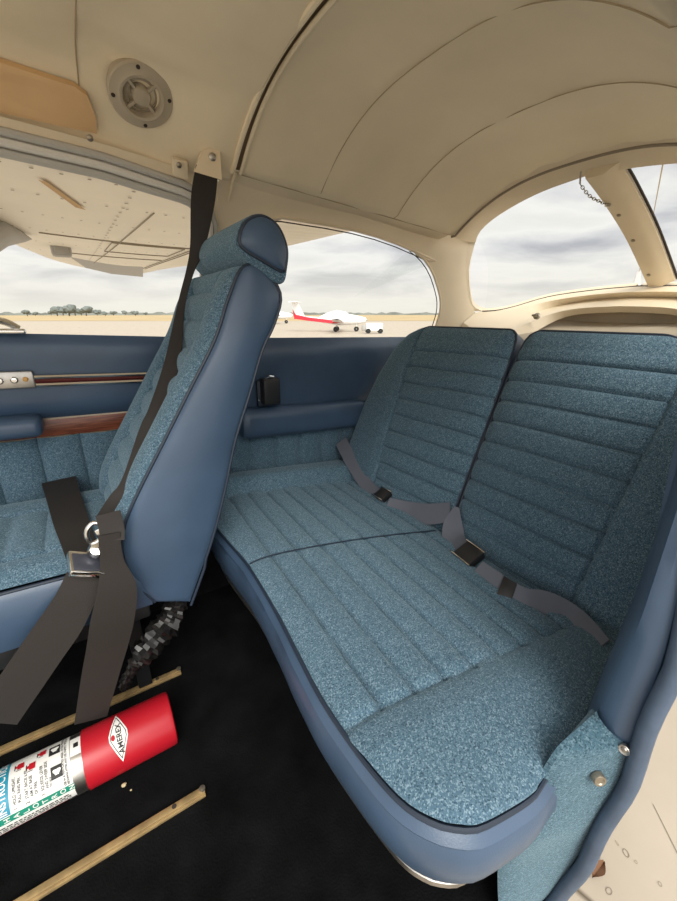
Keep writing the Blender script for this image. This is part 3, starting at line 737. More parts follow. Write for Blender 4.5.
for y in yrows:
    x0 = xf(y)
    rows.append([Vector((x, y, bz(x)+bench_h(x, y))) for x in [lerp(x0, XB, k/(NX-1)) for k in range(NX)]])
    yl_ = [interp(p.x, [(.38, .1385), (.42, .142), (.50, .147), (.60, .152), (.80, .19)]) for p in rows[-1]]
    rows[-1] = [p if p.y >= q or p.x < .38 else Vector((p.x, q, p.z)) for p, q in zip(rows[-1], yl_)]
bt.loft(rows); bt.obj('seat_top', M_TWEED, bench)
outl = [Vector((xf(y), y, bz(xf(y)))) for y in yrows]
outl = [Vector((.80, .195, bz(.80))), Vector((.60, .154, bz(.60))), Vector((.52, .149, bz(.52))), Vector((.44, .144, bz(.44))), Vector((.40, .141, bz(.40)))]+outl+[Vector((.6, 1.252, bz(.6))), Vector((.8, 1.252, bz(.8)))]
outl = resample(outl, 160)
MB().tube([p+Vector((0, 0, .001)) for p in outl], .0036, 8).obj('piping', M_NAVY_D, bench)
# centre piping
MB().tube([Vector((x, .757-.17*(x-.249), bz(x)+.0125*(1-math.exp(-(x-.249)/.03))+.013*math.sin(math.pi*min(1, (x-.2)/.62))+.0055)) for x in [lerp(.249, .76, i/50) for i in range(51)]], .0020, 6).obj('centre_piping', M_NAVY_D, bench)
# skirt
sk = MB()
def nrm2(i):
    a = outl[max(0, i-1)]; b = outl[min(len(outl)-1, i+1)]; t = (b-a); t.z = 0; t.normalize(); n = Vector((-t.y, t.x, 0))
    c = Vector((.6, .69, 0))-outl[i]
    return -n if n.dot(Vector((c.x, c.y, 0))) > 0 else n
SK = [(0.0, -.001), (.004, -.007), (.007, -.012), (.0055, -.018), (.0085, -.028), (.0095, -.05), (.006, -.080), (-.001, -.106), (-.011, -.128), (-.03, -.140), (-.10, -.143)]
srows = []
for i, p in enumerate(outl):
    n = nrm2(i); wv = 1+.10*math.sin(i*.7)*.3
    srows.append([p+n*(o*wv*1.6)+Vector((0, 0, dz*(1+.20*sm(.25, .5, p.y)))) for o, dz in SK])
sk.loft(srows); sk.obj('skirt', M_NAVY, bench)
fr_ = MB(); fr_.tube([p+nrm2(i)*(-.022)+Vector((0, 0, -.146*(1+.20*sm(.25, .5, p.y)))) for i, p in enumerate(outl)], .007, 6); fr_.obj('base_frame', M_STEEL, bench)
bs = MB(); bs.box((.66, .70, .10), (.20, 0, 0), (0, .46, 0), (0, 0, .10), .01); bs.obj('base_box', M_BLACK_C, bench)
for yy in (.30, 1.08):
    MB().box((.42, yy, .105), (.012, 0, 0), (0, .012, 0), (0, 0, .105), .003).obj('leg', M_BLACK, bench)

# ---------------------------------------------------------------- rear seatbacks
EB = Vector((.25, 0, .575)).normalized(); NB = Vector((-.575, 0, .25)).normalized(); B0 = Vector((.785, 0, .30))
WT = .630
def seatback(name, label, lo, hi, seam, side, pitch_z):
    root = thing(name, label, 'seatback', (B0.x+.06, (lo[0][1]+hi[0][1])/2, .30), 'rear seatbacks')
    ws_ = [WT*(k/150)**1.0 for k in range(140)]+[lerp(WT*139/150, WT, (k/24)**.6) for k in range(25)]
    ws_ = sorted(set(ws_)); ny = 130
    def pt(y, w, h): return Vector((B0.x, y, B0.z))+EB*w+NB*h
    def hgt(y, w, yl, yr):
        d = min(y-yl, yr-y, (WT-w)*1.2, .2); d = max(0, d)
        h = .022*(1-math.exp(-d/.028))+.012*math.sin(math.pi*min(1, w/WT))*(1-((2*y-yl-yr)/(yr-yl))**2)
        ys = seam(w)
        ins = (y < ys) if side > 0 else (y > ys)
        if ins:
            zc_ = w-.0; k = (zc_-.086)/pitch_z+(.20*((y-yl)/(yr-yl)) if side > 0 else .0)
            frc = k-math.floor(k)
            if w < WT-.055: h += .0050*(math.sin(math.pi*frc)**.5-.6)-.0065*crease((frc-round(frc))*pitch_z, .0034)
        else: h += .006*min(1, abs(y-ys)/.04)
        h -= .010*crease(y-ys, .0042)
        return h
    rows = []
    for w in ws_:
        yl, yr = interp(w, lo), interp(w, hi)
        rows.append([pt(lerp(yl, yr, k/(ny-1)), w, hgt(lerp(yl, yr, k/(ny-1)), w, yl, yr)) for k in range(ny)])
    fb = MB(); fb.loft(rows); fb.obj('cushion_face', M_TWEED, root)
    loop = [pt(interp(w, lo), w, 0) for w in ws_]+[pt(lerp(interp(WT, lo), interp(WT, hi), k/20), WT, 0) for k in range(1, 20)]+[pt(interp(w, hi), w, 0) for w in ws_[::-1]]
    loop = resample(loop, 220)
    MB().tube(loop, .0036, 8).obj('piping', M_NAVY_D, root)
    sb = MB(); sb.loft([[p-NB*d+Vector((0, (-e if p.y > (lo[0][1]+hi[0][1])/2 else e), 0)) for p in loop] for d, e in ((0, 0), (.02, -.002), (.07, .004), (.095, .02))])
    n = len(loop); back = [p-NB*.095+Vector((0, (-.02 if p.y > (lo[0][1]+hi[0][1])/2 else .02), 0)) for p in loop]
    sb.add(back, [tuple(range(n))]); sb.obj('back_shell', M_NAVY, root)
    return root
seatback('rear_seatback', 'blue tweed rear seatback at the far window, with horizontal pleats',
         [(0, .662), (.40, .668), (.57, .675), (.600, .679), (.616, .685), (.625, .695), (.63, .708)],
         [(0, 1.215), (.16, 1.214), (.32, 1.208), (.43, 1.188), (.52, 1.160), (.565, 1.135), (.595, 1.105), (.617, 1.065), (.63, 1.02)],
         lambda w: .985+.055*w/.63, 1, .0575)
seatback('rear_seatback', 'nearer blue tweed rear seatback at the right edge, behind the grey belt with square buckle',
         [(0, .165), (.25, .165), (.40, .175), (.52, .205), (.565, .23), (.595, .26), (.617, .30), (.63, .345)],
         [(0, .650), (.30, .660), (.50, .659), (.57, .656), (.600, .651), (.616, .643), (.625, .630), (.63, .615)],
         lambda w: .306-.024*w/.63, -1, .0575)

# ---------------------------------------------------------------- front seat
FS = thing('front_seat', 'blue tweed front seat with navy vinyl side and round headrest', 'seat', (-.05, 1.0, 0))
FRONT = [(.050, .318), (.013, .400), (.010, .478), (.036, .549), (.119, .682), (.178, .775), (.238, .870), (.272, .946), (.301, 1.000), (.325, 1.013)]
BACK = [(.121, .286), (.181, .418), (.222, .530), (.261, .657), (.300, .752), (.337, .846), (.368, .900), (.386, .955), (.362, .995), (.325, 1.013)]
fpr = resample(catmull([(x, 0, z) for x, z in FRONT], 8), 120)
bpr = resample(catmull([(x, 0, z) for x, z in BACK], 8), 60)
SY0, SY1 = .822, 1.205
# front cloth: insert with pleats and raised bolsters
def ffront(i, b):
    p = fpr[i]; t = (fpr[min(i+1, 119)]-fpr[max(i-1, 0)]).normalized(); nn = Vector((t.z, 0, -t.x)).normalized()
    if nn.x > 0: nn = -nn
    y = lerp(SY0, SY1, b); fr = i/119
    e = min(b, 1-b)*(SY1-SY0)
    bol = .010*math.sin(math.pi*min(1, e/.085)) if e < .085 else 0
    h = .012*(1-math.exp(-e/.008))+bol*sm(.05, .25, fr)*(1-sm(.85, 1, fr))
    if e > .08:
        k = (fr*12) % 1.0; h += .015*(math.sin(math.pi*k)**.6)-.014
    h -= .006*crease(e-.082, .005)
    h *= sm(0, .06, fr)*(1-sm(.95, 1.0, fr))
    q = p+nn*h; q.y = y; return q
fb = MB(); nb = 90
fb.loft([[ffront(i, j/(nb-1)) for j in range(nb)] for i in range(120)])
br = fb.obj('backrest', M_TWEED, FS, label='pleated blue tweed backrest front')
# side panel and back in vinyl
out2 = fpr+bpr[::-1][1:]
cxs = sum((p for p in out2), Vector())/len(out2)
bp2 = resample(bpr, 120)
for y0, sg in ((SY0, -1), (SY1, 1)):
    sp_ = MB(); sp_.grid(120, 21, lambda a, b: (lambda p: Vector((p.x, y0+sg*.020*math.sin(math.pi*b)**.5*(math.sin(math.pi*a)**.3 if 0 < a < 1 else 0), p.z)))(fpr[int(round(a*119))].lerp(bp2[int(round(a*119))], b)))
    sp_.obj('side_panel', M_NAVY, FS, label='smooth navy vinyl side of the backrest')
bk = MB(); bk.loft([[Vector((p.x+.010*math.sin(math.pi*b), lerp(SY0, SY1, b), p.z)) for b in [j/12 for j in range(13)]] for p in bpr])
bk.obj('back_panel', M_NAVY, FS)
for y0 in (SY0-.001, SY1+.001):
    pp = MB(); pp.tube([Vector((p.x, y0, p.z)) for p in fpr], .0036, 8); pp.tube([Vector((p.x+.001, y0, p.z-.010 if i < 8 else p.z)) for i, p in enumerate(bpr)], .0036, 8)
    pp.obj('piping', M_NAVY_D, FS)
# headrest
hd = catmull([(.302, 0, 1.034), (.296, 0, 1.056), (.314, 0, 1.088), (.350, 0, 1.103), (.386, 0, 1.088), (.405, 0, 1.050), (.402, 0, 1.012), (.388, 0, .980), (.342, 0, .998)], 6, True)
hc = sum(hd, Vector())/len(hd)
HY0, HY1 = .815, 1.17
hm = MB(); hm.loft([[Vector((lerp(hc.x, p.x, s), y, lerp(hc.z, p.z, s))) for p in hd] for y, s in ((HY0+.002, .001), (HY0, .7), (HY0, 1.0), (HY0+.006, 1.015), (lerp(HY0, HY1, .5), 1.03), (HY1-.012, .98), (HY1, .93), (HY1, .7), (HY1-.002, .001))], 0, True)
hr = hm.obj('headrest', M_TWEED, FS)
hcap = catmull([(.309, 0, 1.040), (.303, 0, 1.058), (.318, 0, 1.085), (.350, 0, 1.098), (.382, 0, 1.084), (.399, 0, 1.048), (.396, 0, 1.018), (.388, 0, 1.004), (.350, 0, 1.020)], 6, True)
for y0, sg in ((HY0, -1), (HY1, 1)):
    c_ = MB(); c_.loft([[Vector((lerp(hc.x, p.x, s*(1 if sg < 0 else .9)), y0+sg*b, lerp(hc.z+.005, p.z, s))) for p in hcap] for s, b in ((1.0, 0), (.97, .006), (.85, .010), (.5, .013), (.001, .014))], 0, True)
    c_.obj('end_cap', M_NAVY, hr, label='navy vinyl end cap')
    c_ = MB(); c_.tube([Vector((p.x, y0+sg*.002, p.z)) for p in hcap], .0042, 8, True); c_.obj('piping', M_NAVY_D, hr)
for yy in (.94, 1.08):
    c_ = MB(); c_.tube([Vector((.345, yy, .99)), Vector((.348, yy, 1.03))], .006, 8); c_.obj('headrest_post', M_CHROME, FS)
# seat cushion
FY0, FY1, FX0, FX1 = .829, 1.235, -.58, .045
def fz(x): return .437-.035*(x+.1)
def fh(x, y):
    d = max(0, min(y-FY0, FY1-y, x-FX0)); h = .034*(1-math.exp(-d/.04))
    if .90 < y < 1.11:
        k = ((x+.125)/.066) % 1.0; h += .008*(math.sin(math.pi*k)**.55-.7)
    else: h += .008*min(1, abs(y-(.9 if y < 1 else 1.11))/.04)
    h -= .007*crease(y-.90, .006)+.007*crease(y-1.11, .006); return h
fc = MB(); fc.grid(130, 90, lambda a, b: (lambda x, y: Vector((x, y, fz(x)+fh(x, y)-.0)))(lerp(FX0, FX1, a), lerp(FY0, FY1, b)))
fc.obj('seat_cushion', M_TWEED, FS)
fo = [Vector((FX1, FY0, fz(FX1)))]+[Vector((lerp(FX1, FX0+.05, k/20), FY0, 0)) for k in range(1, 21)]+[Vector((FX0+.01, FY0+.01, 0)), Vector((FX0, FY0+.05, 0))]+[Vector((FX0, lerp(FY0+.06, FY1, k/8), 0)) for k in range(9)]+[Vector((FX1, FY1, 0))]
for p in fo: p.z = fz(p.x)
MB().tube(fo, .0036, 8).obj('cushion_piping', M_NAVY_D, FS)
fs = MB(); rows = []
for p in fo:
    n = Vector((0, -1, 0)) if abs(p.y-FY0) < .012 else (Vector((0, 1, 0)) if p.y == FY1 and p.x > FX0+.1 else Vector((-1, 0, 0)))
    rows.append([p+n*o+Vector((0, 0, dz)) for o, dz in ((0, 0), (.010, -.012), (.014, -.05), (.010, -.09), (-.002, -.125), (-.03, -.138), (-.1, -.14))])
fs.loft(rows); fs.obj('cushion_skirt', M_NAVY, FS)
MB().box((-.26, 1.02, .285), (.30, 0, 0), (0, .17, 0), (0, 0, .025), .008).obj('seat_frame', M_BLACK, FS)
for xx in (-.48, .0):
    for yy in (.915, 1.14):
        MB().box((xx, yy, .142), (.016, 0, 0), (0, .010, 0), (0, 0, .125), .003).obj('leg', M_BLACK, FS)
# crumpled black boot round the recline hinge
hb = MB(); hp_ = [(.098, .84, .292), (.085, .835, .262), (.055, .828, .232), (.020, .825, .205), (-.005, .83, .175), (-.03, .835, .140), (-.045, .84, .105)]
P = catmull(hp_, 7); rr = []
rnd = random.Random(3); n = 14
for i, p in enumerate(P):
    t = (P[min(i+1, len(P)-1)]-P[max(i-1, 0)]).normalized(); a = Vector((0, 1, 0)); a = (a-t*a.dot(t)).normalized(); b = t.cross(a)
    base = interp(i/(len(P)-1), [(0, .020), (.3, .030), (.55, .028), (.75, .014), (1, .010)])
    rr.append([p+(a*math.cos(2*math.pi*k/n)+b*math.sin(2*math.pi*k/n))*(base*(1+rnd.uniform(-.35, .25))) for k in range(n)])
hb.loft(rr, 0, True); hb.add(rr[0], [tuple(range(n))]); hb.add(rr[-1], [tuple(range(n))])
hb.obj('hinge_boot', mat('crumpled_black_film', (.008, .007, .007), .38), FS, ang=5, label='crumpled shiny black cover at the hinge')

# ---------------------------------------------------------------- belts
# shoulder belt
SB = thing('shoulder_belt', 'black shoulder belt hanging from the cabin wall across the front seat', 'seat belt', at(210, 160, y=1.135))
hx_, ht_ = on_head(210, 160); anp = fold_sec(hx_, ht_); ya_ = anp.y-.022
an_ = MB(); L_ = [at(u, v, y=ya_) for u, v in ((195, 172), (202, 152), (210, 147), (220, 150), (222, 180))]
an_.poly(L_, (0, .012, .004)); anch = an_.obj('anchor_bracket', M_CREAM_T, SB, smooth=False)
k_ = MB(); disc(k_, at(212.5, 157, y=ya_-.001), (0, -1, -.2), .0085, .004); k_.obj('bolt', M_STEEL, anch)
def march(u, v, inside, off=0.0):
    d = ray(u, v); t = .3
    while t < 3 and not inside(CAM+d*(t+off/d.length)): t += .002
    return CAM+d*t
fxz = sorted([(p.z, p.x) for p in fpr])
def in_front_seat(p): return SY0 < p.y < SY1 and p.x > interp(p.z, fxz)-.022 and p.z < 1.0
def in_front_cushion(p): return FY0-.02 < p.y < FY1+.1 and p.x < FX1 and p.z < fz(p.x)+fh(p.x, min(FY1, max(p.y, FY0)))+.010
def in_bench(p): return p.z < bz(p.x)+bench_h(p.x, p.y)+.007 or (p-B0).dot(NB) < .037
A = [at(207, 170, y=ya_+.006), at(203, 200, y=ya_+.004), at(197.5, 246, y=1.085), at(190.5, 270, y=1.08), at(184, 293, y=1.075), at(179.5, 316, y=1.06)]+[march(u, v, in_front_seat) for u, v in ((172, 363), (156, 410), (146, 433), (129, 478), (121, 498), (110, 522))]
Wd = [(1, 0, -.05), (1, 0, -.05), (.9, -.3, 0)]+[(.84, -.54, .1)]*7+[(.8, -.5, .2), (.8, -.5, .2)]
MB().ribbon(A, Wd, [.050, .054, .034, .020, .017, .022, .037, .034, .034, .026, .042, .056]).obj('webbing', M_WEB, SB)
tn = MB(); c_ = at(97, 533, y=.800)
tn.tube(catmull([c_+Vector((-.012, 0, -.018)), c_+Vector((-.016, 0, .006)), c_+Vector((-.002, 0, .022)), c_+Vector((.012, 0, .010)), c_+Vector((.006, 0, -.012))], 5, True), .0045, 8, True)
tn.box(c_+Vector((.012, 0, .002)), (.014, 0, .004), (0, .003, 0), (-.002, 0, .008), .002)
tn.obj('metal_tongue', M_CHROME, SB, label='chrome latch tongue')
lpv = MB(); lpv.ribbon([at(108, 513, y=.800), at(112, 530, y=.790), at(112, 541, y=.779)], [(.9, 0, .2), (.9, 0, .15), (.9, 0, .1)], .042); lpv.obj('stitched_loop', M_WEB, SB)
# inboard strap going down to the floor
IS = thing('floor_strap', 'broad black strap running from the seat side down behind the red extinguisher', 'strap', at(95, 715, y=.80))
MB().ribbon([at(109, 534, y=.780), at(112, 562, y=.775), at(117, 590, y=.768), at(113, 620, y=.768), at(108, 646, y=.775), at(101, 675, y=.785), at(91, 720, y=.80)], [(1, 0, -.1)]*7, [.036, .040, .068, .077, .075, .070, .06]).obj('webbing', M_WEB, IS)
# lap belt with buckle
LB = thing('lap_belt', 'black lap belt with chrome lift buckle lying on the front seat cushion', 'seat belt', at(85, 565, y=.80))
MB().ribbon([at(59, 480, z=.492), march(64, 497, in_front_cushion), march(71, 520, in_front_cushion), march(78, 540, in_front_cushion), at(84, 557, y=.825)], [(1, .0, 0)]*5, [.078, .072, .066, .060, .056]).obj('outer_webbing', M_WEB, LB)
MB().ribbon([at(85, 574, y=.800), at(76, 598, y=.792), at(60, 626, y=.788), at(40, 655, y=.786), at(16, 690, y=.786), at(-6, 722, y=.79)], [(1, -.1, -.35)]*6, [.060, .068, .076, .076, .076, .076]).obj('inner_webbing', M_WEB, LB)
bc = at(88, 565, y=.795); bu = MB(); bx = (at(107, 566, y=.795)-bc); by = Vector((0, .80, .45)).normalized(); bzv = bx.normalized().cross(by).normalized()
if bzv.z < 0: bzv = -bzv
bu.box(bc, bx, by*.024, bzv*.010, .004); bk_ = bu.obj('buckle', M_CHROME, LB)
MB().box(bc+bzv*.010-by*.002, bx*.86, by*.018, bzv*.003, .002).obj('buckle_face', M_DSTEEL, bk_)
k_ = MB(); disc(k_, at(98, 550, y=.800), (0, -.7, .6), .017, .014, n=18); k_.obj('latch_knob', M_CHROME, LB)

# rear belts (grey)
R1 = thing('rear_lap_belt', 'grey lap belt with small dark buckle at the far seatback', 'seat belt', at(390, 505, x=.75))
mb_ = lambda u, v: march(u, v, in_bench)
MB().ribbon_n([mb_(341, 441), mb_(352, 462), mb_(365, 483), mb_(377, 495)], (-.75, -.45, .5), [.050, .050, .046, .042]).obj('webbing', M_WEB_G, R1)
MB().ribbon_n([mb_(388, 503), mb_(406, 509), mb_(426, 514), mb_(450, 512)], (-.75, -.3, .6), [.034, .050, .062, .055]).obj('webbing', M_WEB_G, R1)
def buckle(root, u, v, u2, v2, hx, hy, hz):
    c = mb_(u, v); n = Vector((-.45, -.12, .88)); c = c+n*.008; ax = (mb_(u2, v2)+n*.008-c); ax.normalize(); ay = n.cross(ax).normalized(); az = ax.cross(ay).normalized()
    b = MB(); b.box(c, ax*hx, ay*hy, az*hz, .0035); bb = b.obj('buckle', M_BLACK, root)
    for sg in (-1, 1):
        MB().box(c+ay*sg*(hy+.001), ax*(hx+.003), ay*.0018, az*(hz+.003), .001).obj('buckle_edge', M_CHROME, bb)
        for q in (-.45, .45):
            k = MB(); disc(k, c+ay*sg*(hy+.0025)+ax*hx*q, ay*sg, .0028, .0018); k.obj('rivet', M_CHROME, bb)
buckle(R1, 383, 497, 393, 503, .024, .020, .010)
R2 = thing('rear_lap_belt', 'grey lap belt with square black buckle lying below the near seatback', 'seat belt', at(470, 560, x=.73))
MB().ribbon_n([mb_(457, 507), mb_(453, 524), mb_(454, 540), mb_(461, 552)], (-.8, -.3, .5), [.014, .052, .060, .052]).obj('webbing', M_WEB_G, R2)
MB().ribbon_n([mb_(477, 568), mb_(492, 579), mb_(508, 590), mb_(526, 600), mb_(548, 606), mb_(574, 620), mb_(606, 643)], (-.6, -.2, .75), [.042, .044, .044, .048, .058, .052, .018]).obj('webbing', M_WEB_G, R2)
buckle(R2, 469, 557, 482, 567, .028, .024, .011)
p_ = mb_(508, 590)+Vector((-.004, 0, .004)); MB().box(p_, (.004, -.014, -.003), (.018, .006, .012), (-.0012, -.0003, .002), .001).obj('webbing_slide', M_BLACK, R2)

# ---------------------------------------------------------------- seat rails, extinguisher, crumbs
def rail(name, label, x0, x1, y, holes):
    r = thing(name, label, 'rail', ((x0+x1)/2, y, 0), 'floor seat rails')
    b = MB(); b.box(((x0+x1)/2, y, .004), ((x1-x0)/2, 0, 0), (0, .0095, 0), (0, 0, .004), .002)
    b.box(((x0+x1)/2, y, .010), ((x1-x0)/2, 0, 0), (0, .0065, 0), (0, 0, .003), .002); b.obj('rail_bar', M_BRASS, r)
    for h in holes:
        k = MB(); k.lathe([(.0045, .0), (.0045, .0012), (.0001, .0012)], (h, y, .0125), (0, 0, 1), 14); k.obj('locking_hole', M_GAP, r)
    k = MB(); k.lathe([(.006, 0), (.006, .004), (.0001, .005)], (x1-.004, y, .013), (0, 0, 1), 12); k.obj('end_stop', M_SCREW, r)
rail('seat_rail', 'brass coloured floor rail nearest the camera, in front of the extinguisher', -.70, .062, .594, [.004, -.42])
rail('seat_rail', 'brass coloured floor rail behind the extinguisher, under the front seat', -.70, .086, .918, [.028, -.42])

EX = thing('fire_extinguisher', 'red and silver fire extinguisher with printed label lying on the black floor', 'fire extinguisher', (-.2, .752, 0))
ER, EYc, EZc = .052, .752, .0545
def cyl(x, th, r=ER): return Vector((x, EYc-r*math.cos(th), EZc+r*math.sin(th)))
e_ = MB(); e_.lathe([(.0001, -.62), (.018, -.62), (.020, -.58), (.040, -.555), (ER-.001, -.52), (ER-.001, -.10)], (0, EYc, EZc), (1, 0, 0), 48); e_.obj('cylinder', M_RED, EX)
e_ = MB(); e_.lathe([(ER, -.165), (ER+.0006, -.163), (ER+.0006, -.120), (ER, -.118)], (0, EYc, EZc), (1, 0, 0), 48); e_.obj('metal_band', M_STEEL, EX)
e_ = MB(); e_.lathe([(ER+.0005, -.131), (ER+.003, -.130), (ER+.0032, .030), (ER+.001, .036), (ER-.004, .038), (ER-.006, .034), (.0001, .034)], (0, EYc, EZc), (1, 0, 0), 48); cap_ = e_.obj('red_cap', M_RED, EX, label='plain red lower sleeve with a white diamond')
def patch(mb, x0, x1, t0, t1, r, mi=0, n=16):
    return mb.grid(3, n, lambda a, b: cyl(lerp(x0, x1, a), lerp(t0, t1, b), r), mi)
lab = MB(); patch(lab, -.520, -.150, -.36, 2.55, ER+.0008, 0, 36)
label_o = lab.obj('label', M_WHITE, EX, label='white printed instruction label')
l2 = MB(); patch(l2, -.330, -.2445, .34, 2.55, ER+.0012, 0, 30); l2.obj('label_header', M_TEAL, label_o, label='teal header')
l3 = MB(); patch(l3, -.52, -.149, .08, .31, ER+.0012, 0, 8); l3.obj('label_stripe', M_GREEN, label_o, label='green stripe')
RT_ = ER+.0017
def text_mb(txt, size, x, th, r, font_w=1.0, bold=0.0):
    cu = bpy.data.curves.new('lettering', 'FONT'); cu.body = txt; cu.size = size; cu.resolution_u = 3; cu.offset = bold
    to = bpy.data.objects.new('lettering', cu); COL.objects.link(to)
    dg = bpy.context.evaluated_depsgraph_get(); me = bpy.data.meshes.new_from_object(to.evaluated_get(dg))
    bpy.data.objects.remove(to)
    mb = MB(); mb.add([cyl(x-v.co.y, th+v.co.x*font_w/r, r) for v in me.vertices], [tuple(p.vertices) for p in me.polygons])
    bpy.data.meshes.remove(me)
    return mb
def put(mb, name, m, parent): mb.obj(name, m, parent, smooth=False)
put(text_mb('INSTRUCTIONS', .0165, -.2490, .37, RT_, .95, .0003), 'header_lettering', M_WHITE, label_o)
tx = MB()
for i, c in enumerate('HALOTRON'):
    q = text_mb(c, .0125, -.2470+i*.0140, .115, RT_, 1.0, .0002); tx.add(q.v, q.f)
put(tx, 'stripe_lettering', M_WHITE, label_o)
tx = MB()
lines = [(-.2345, .40, '1', .0075), (-.2345, .56, 'HOLD UPRIGHT.', .0066), (-.2270, .56, 'PULL RING PIN.', .0066), (-.2165, .40, '2', .0075), (-.2165, .56, 'START BACK 6 FT.', .0066), (-.2095, .56, 'AIM AT BASE', .0066), (-.2025, .56, 'OF FIRE.', .0066),
         (-.1930, .40, '3', .0075), (-.1930, .56, 'SQUEEZE LEVER', .0066), (-.1860, .56, 'AND SWEEP SIDE', .0066), (-.1805, .56, 'TO SIDE.', .0050), (-.1600, .36, 'USE IN A VENTILATED AREA. AVOID BREATHING VAPOR. KEEP CLEAR', .0052), (-.1550, .36, 'RECHARGE AFTER ANY USE. INSPECT OFTEN. DO NOT HEAT.', .0048)]
for x, th, t_x, sz in lines:
    q = text_mb(t_x, sz, x, th, RT_, .9, .0001); tx.add(q.v, q.f)
put(tx, 'instruction_lettering', M_INK, label_o)
fp = MB(); rnd = random.Random(5)
for j in range(3):
    x = -.30
    while x < -.160:
        wln = rnd.uniform(.003, .009); patch(fp, x, x+wln, -.27+.095*j, -.22+.095*j, RT_-.0003, 0, 3); x += wln+.002
put(fp, 'fine_print', M_INK, label_o)
def pic(x, th, red):
    p = MB()
    if red:
        patch(p, x-.004, x+.006, th-.12, th+.12, RT_, 0, 6); patch(p, x-.007, x-.004, th-.05, th+.05, RT_, 0, 4)
        put(p, 'pictogram', M_RED, label_o)
        q = MB(); patch(q, x-.0085, x-.007, th-.12, th+.10, RT_, 0, 5); patch(q, x-.006, x+.002, th-.17, th-.145, RT_, 0, 3); put(q, 'pictogram', M_INK, label_o)
    else:
        patch(p, x-.009, x+.009, th-.20, th+.20, RT_, 0, 8); put(p, 'pictogram', M_INK, label_o)
        q = MB()
        q.add([cyl(x+.0005+.0068*math.cos(a)*(.8+.3*math.sin(3*a)), th+.14*math.sin(a)*(.9+.3*math.cos(2*a)), RT_+.0004) for a in [2*math.pi*k/18 for k in range(18)]], [tuple(range(18))]); put(q, 'pictogram', M_WHITE, label_o)
pic(-.228, 1.72, True); pic(-.210, 1.50, True); pic(-.194, 1.85, True); pic(-.172, .92, False); pic(-.174, 1.72, False)
l4 = MB(); patch(l4, -.149, -.131, 1.15, 1.85, ER+.0012, 0, 8); l4.obj('band_sticker', M_WHITE, EX)
l4 = MB(); patch(l4, -.143, -.135, 1.42, 1.60, ER+.0018, 0, 4); l4.obj('sticker_mark', M_INK, EX)
# diamond emblem on the red sleeve
RD = ER+.0040
def diamond(s, r, mi_mat, nm):
    d = MB(); n = 10; cx_, ct = -.066, 1.08; hx, ht = .0190*s, .90*s
    for sg in (1, -1):
        d.grid(n, 3, lambda a, b: cyl(cx_+hx*(1-abs(2*a-1))*(b*sg), ct+ht*(2*a-1), r))
    put(d, nm, mi_mat, cap_)
diamond(1.0, RD, M_WHITE, 'diamond_emblem'); diamond(.86, RD+.0003, M_INK, 'diamond_border'); diamond(.78, RD+.0006, M_WHITE, 'diamond_field')
put(text_mb('AMEREX', .0135, -.0600, .50, RD+.001, 1.12, .0003), 'emblem_lettering', M_INK, cap_)
q = MB(); q.add([cyl(-.0755+.0036*math.cos(a), 1.08+.10*math.sin(a), RD+.001) for a in [2*math.pi*k/12 for k in range(12)]], [tuple(range(12))]); put(q, 'emblem_dot', M_RED, cap_)

for (u, v, s, lb) in ((124, 785, .0045, 'larger pale crumb on the black carpet beside the extinguisher'), (131, 790, .002, 'tiny pale crumb on the carpet right of the larger crumb')):
    bm = bmesh.new(); bmesh.ops.create_icosphere(bm, subdivisions=2, radius=s)
    c = at(u, v, z=s*.7); mb = MB(); bm.verts.index_update()
    mb.add([c+Vector((q.co.x*random.uniform(.8, 1.3), q.co.y*random.uniform(.8, 1.2), q.co.z*.7)) for q in bm.verts], [[w.index for w in f.verts] for f in bm.faces]); bm.free()
    tag(mb.obj('crumb', mat('pale_crumb', (.5, .42, .25), .8)), lb, 'crumb')

# ---------------------------------------------------------------- wing outside
WG = thing('airplane_wing', 'cream underside of the high wing outside the front window', 'wing', (.4, 3.0, 1.3))
WPT = [(-.26, 1.30, 1.315), (-.262, 2.2, 1.335), (-.245, 3.4, 1.36), (-.12, 4.4, 1.39), (.03, 5.2, 1.415), (.35, 5.85, 1.415), (.86, 6.2, 1.405)]
TEP = [(1.18, 1.30, 1.285), (1.18, 1.85, 1.300), (1.17, 2.39, 1.312), (1.15, 3.4, 1.342), (1.12, 4.33, 1.372), (.98, 5.2, 1.392), (.86, 6.2, 1.405)]
le = resample(catmull(WPT, 6), 60)
def te_at(y): return Vector((interp(y, [(p[1], p[0]) for p in TEP]), y, interp(y, [(p[1], p[2]) for p in TEP])))
wing = MB()
wing.loft([[p.lerp(te_at(p.y), t)+Vector((0, 0, -.018*math.sin(math.pi*t))) for p in le] for t in [i/16 for i in range(17)]])
wing.loft([[p.lerp(te_at(p.y), t)+Vector((0, 0, .02+.17*math.sin(math.pi*t**.7)*(1-.5*(p.y-1.3)/5))) for p in le] for t in [i/16 for i in range(17)]])
wing.loft([le, [p+Vector((-.03, 0, .02)) for p in le], [p+Vector((0, 0, .02)) for p in le]])
wing.obj('wing_skin', M_WING, WG)
def under(x, y):   # underside point
    i = min(range(len(le)), key=lambda k: abs(le[k].y-y)); p = le[i]; q = te_at(y); t = (x-p.x)/(q.x-p.x)
    return Vector((x, y, p.z+(q.z-p.z)*t-.018*math.sin(math.pi*max(0, min(1, t)))-.003))
rv = MB(); rd = random.Random(2)
def rivets(x0, y0, x1, y1, n, s=.010):
    for k in range(n):
        t = k/(n-1); p = under(lerp(x0, x1, t), lerp(y0, y1, t)); rv.add([p+Vector((s*math.cos(a), s*1.2*math.sin(a), -.001)) for a in [j*math.pi/3 for j in range(6)]], [tuple(range(6))])
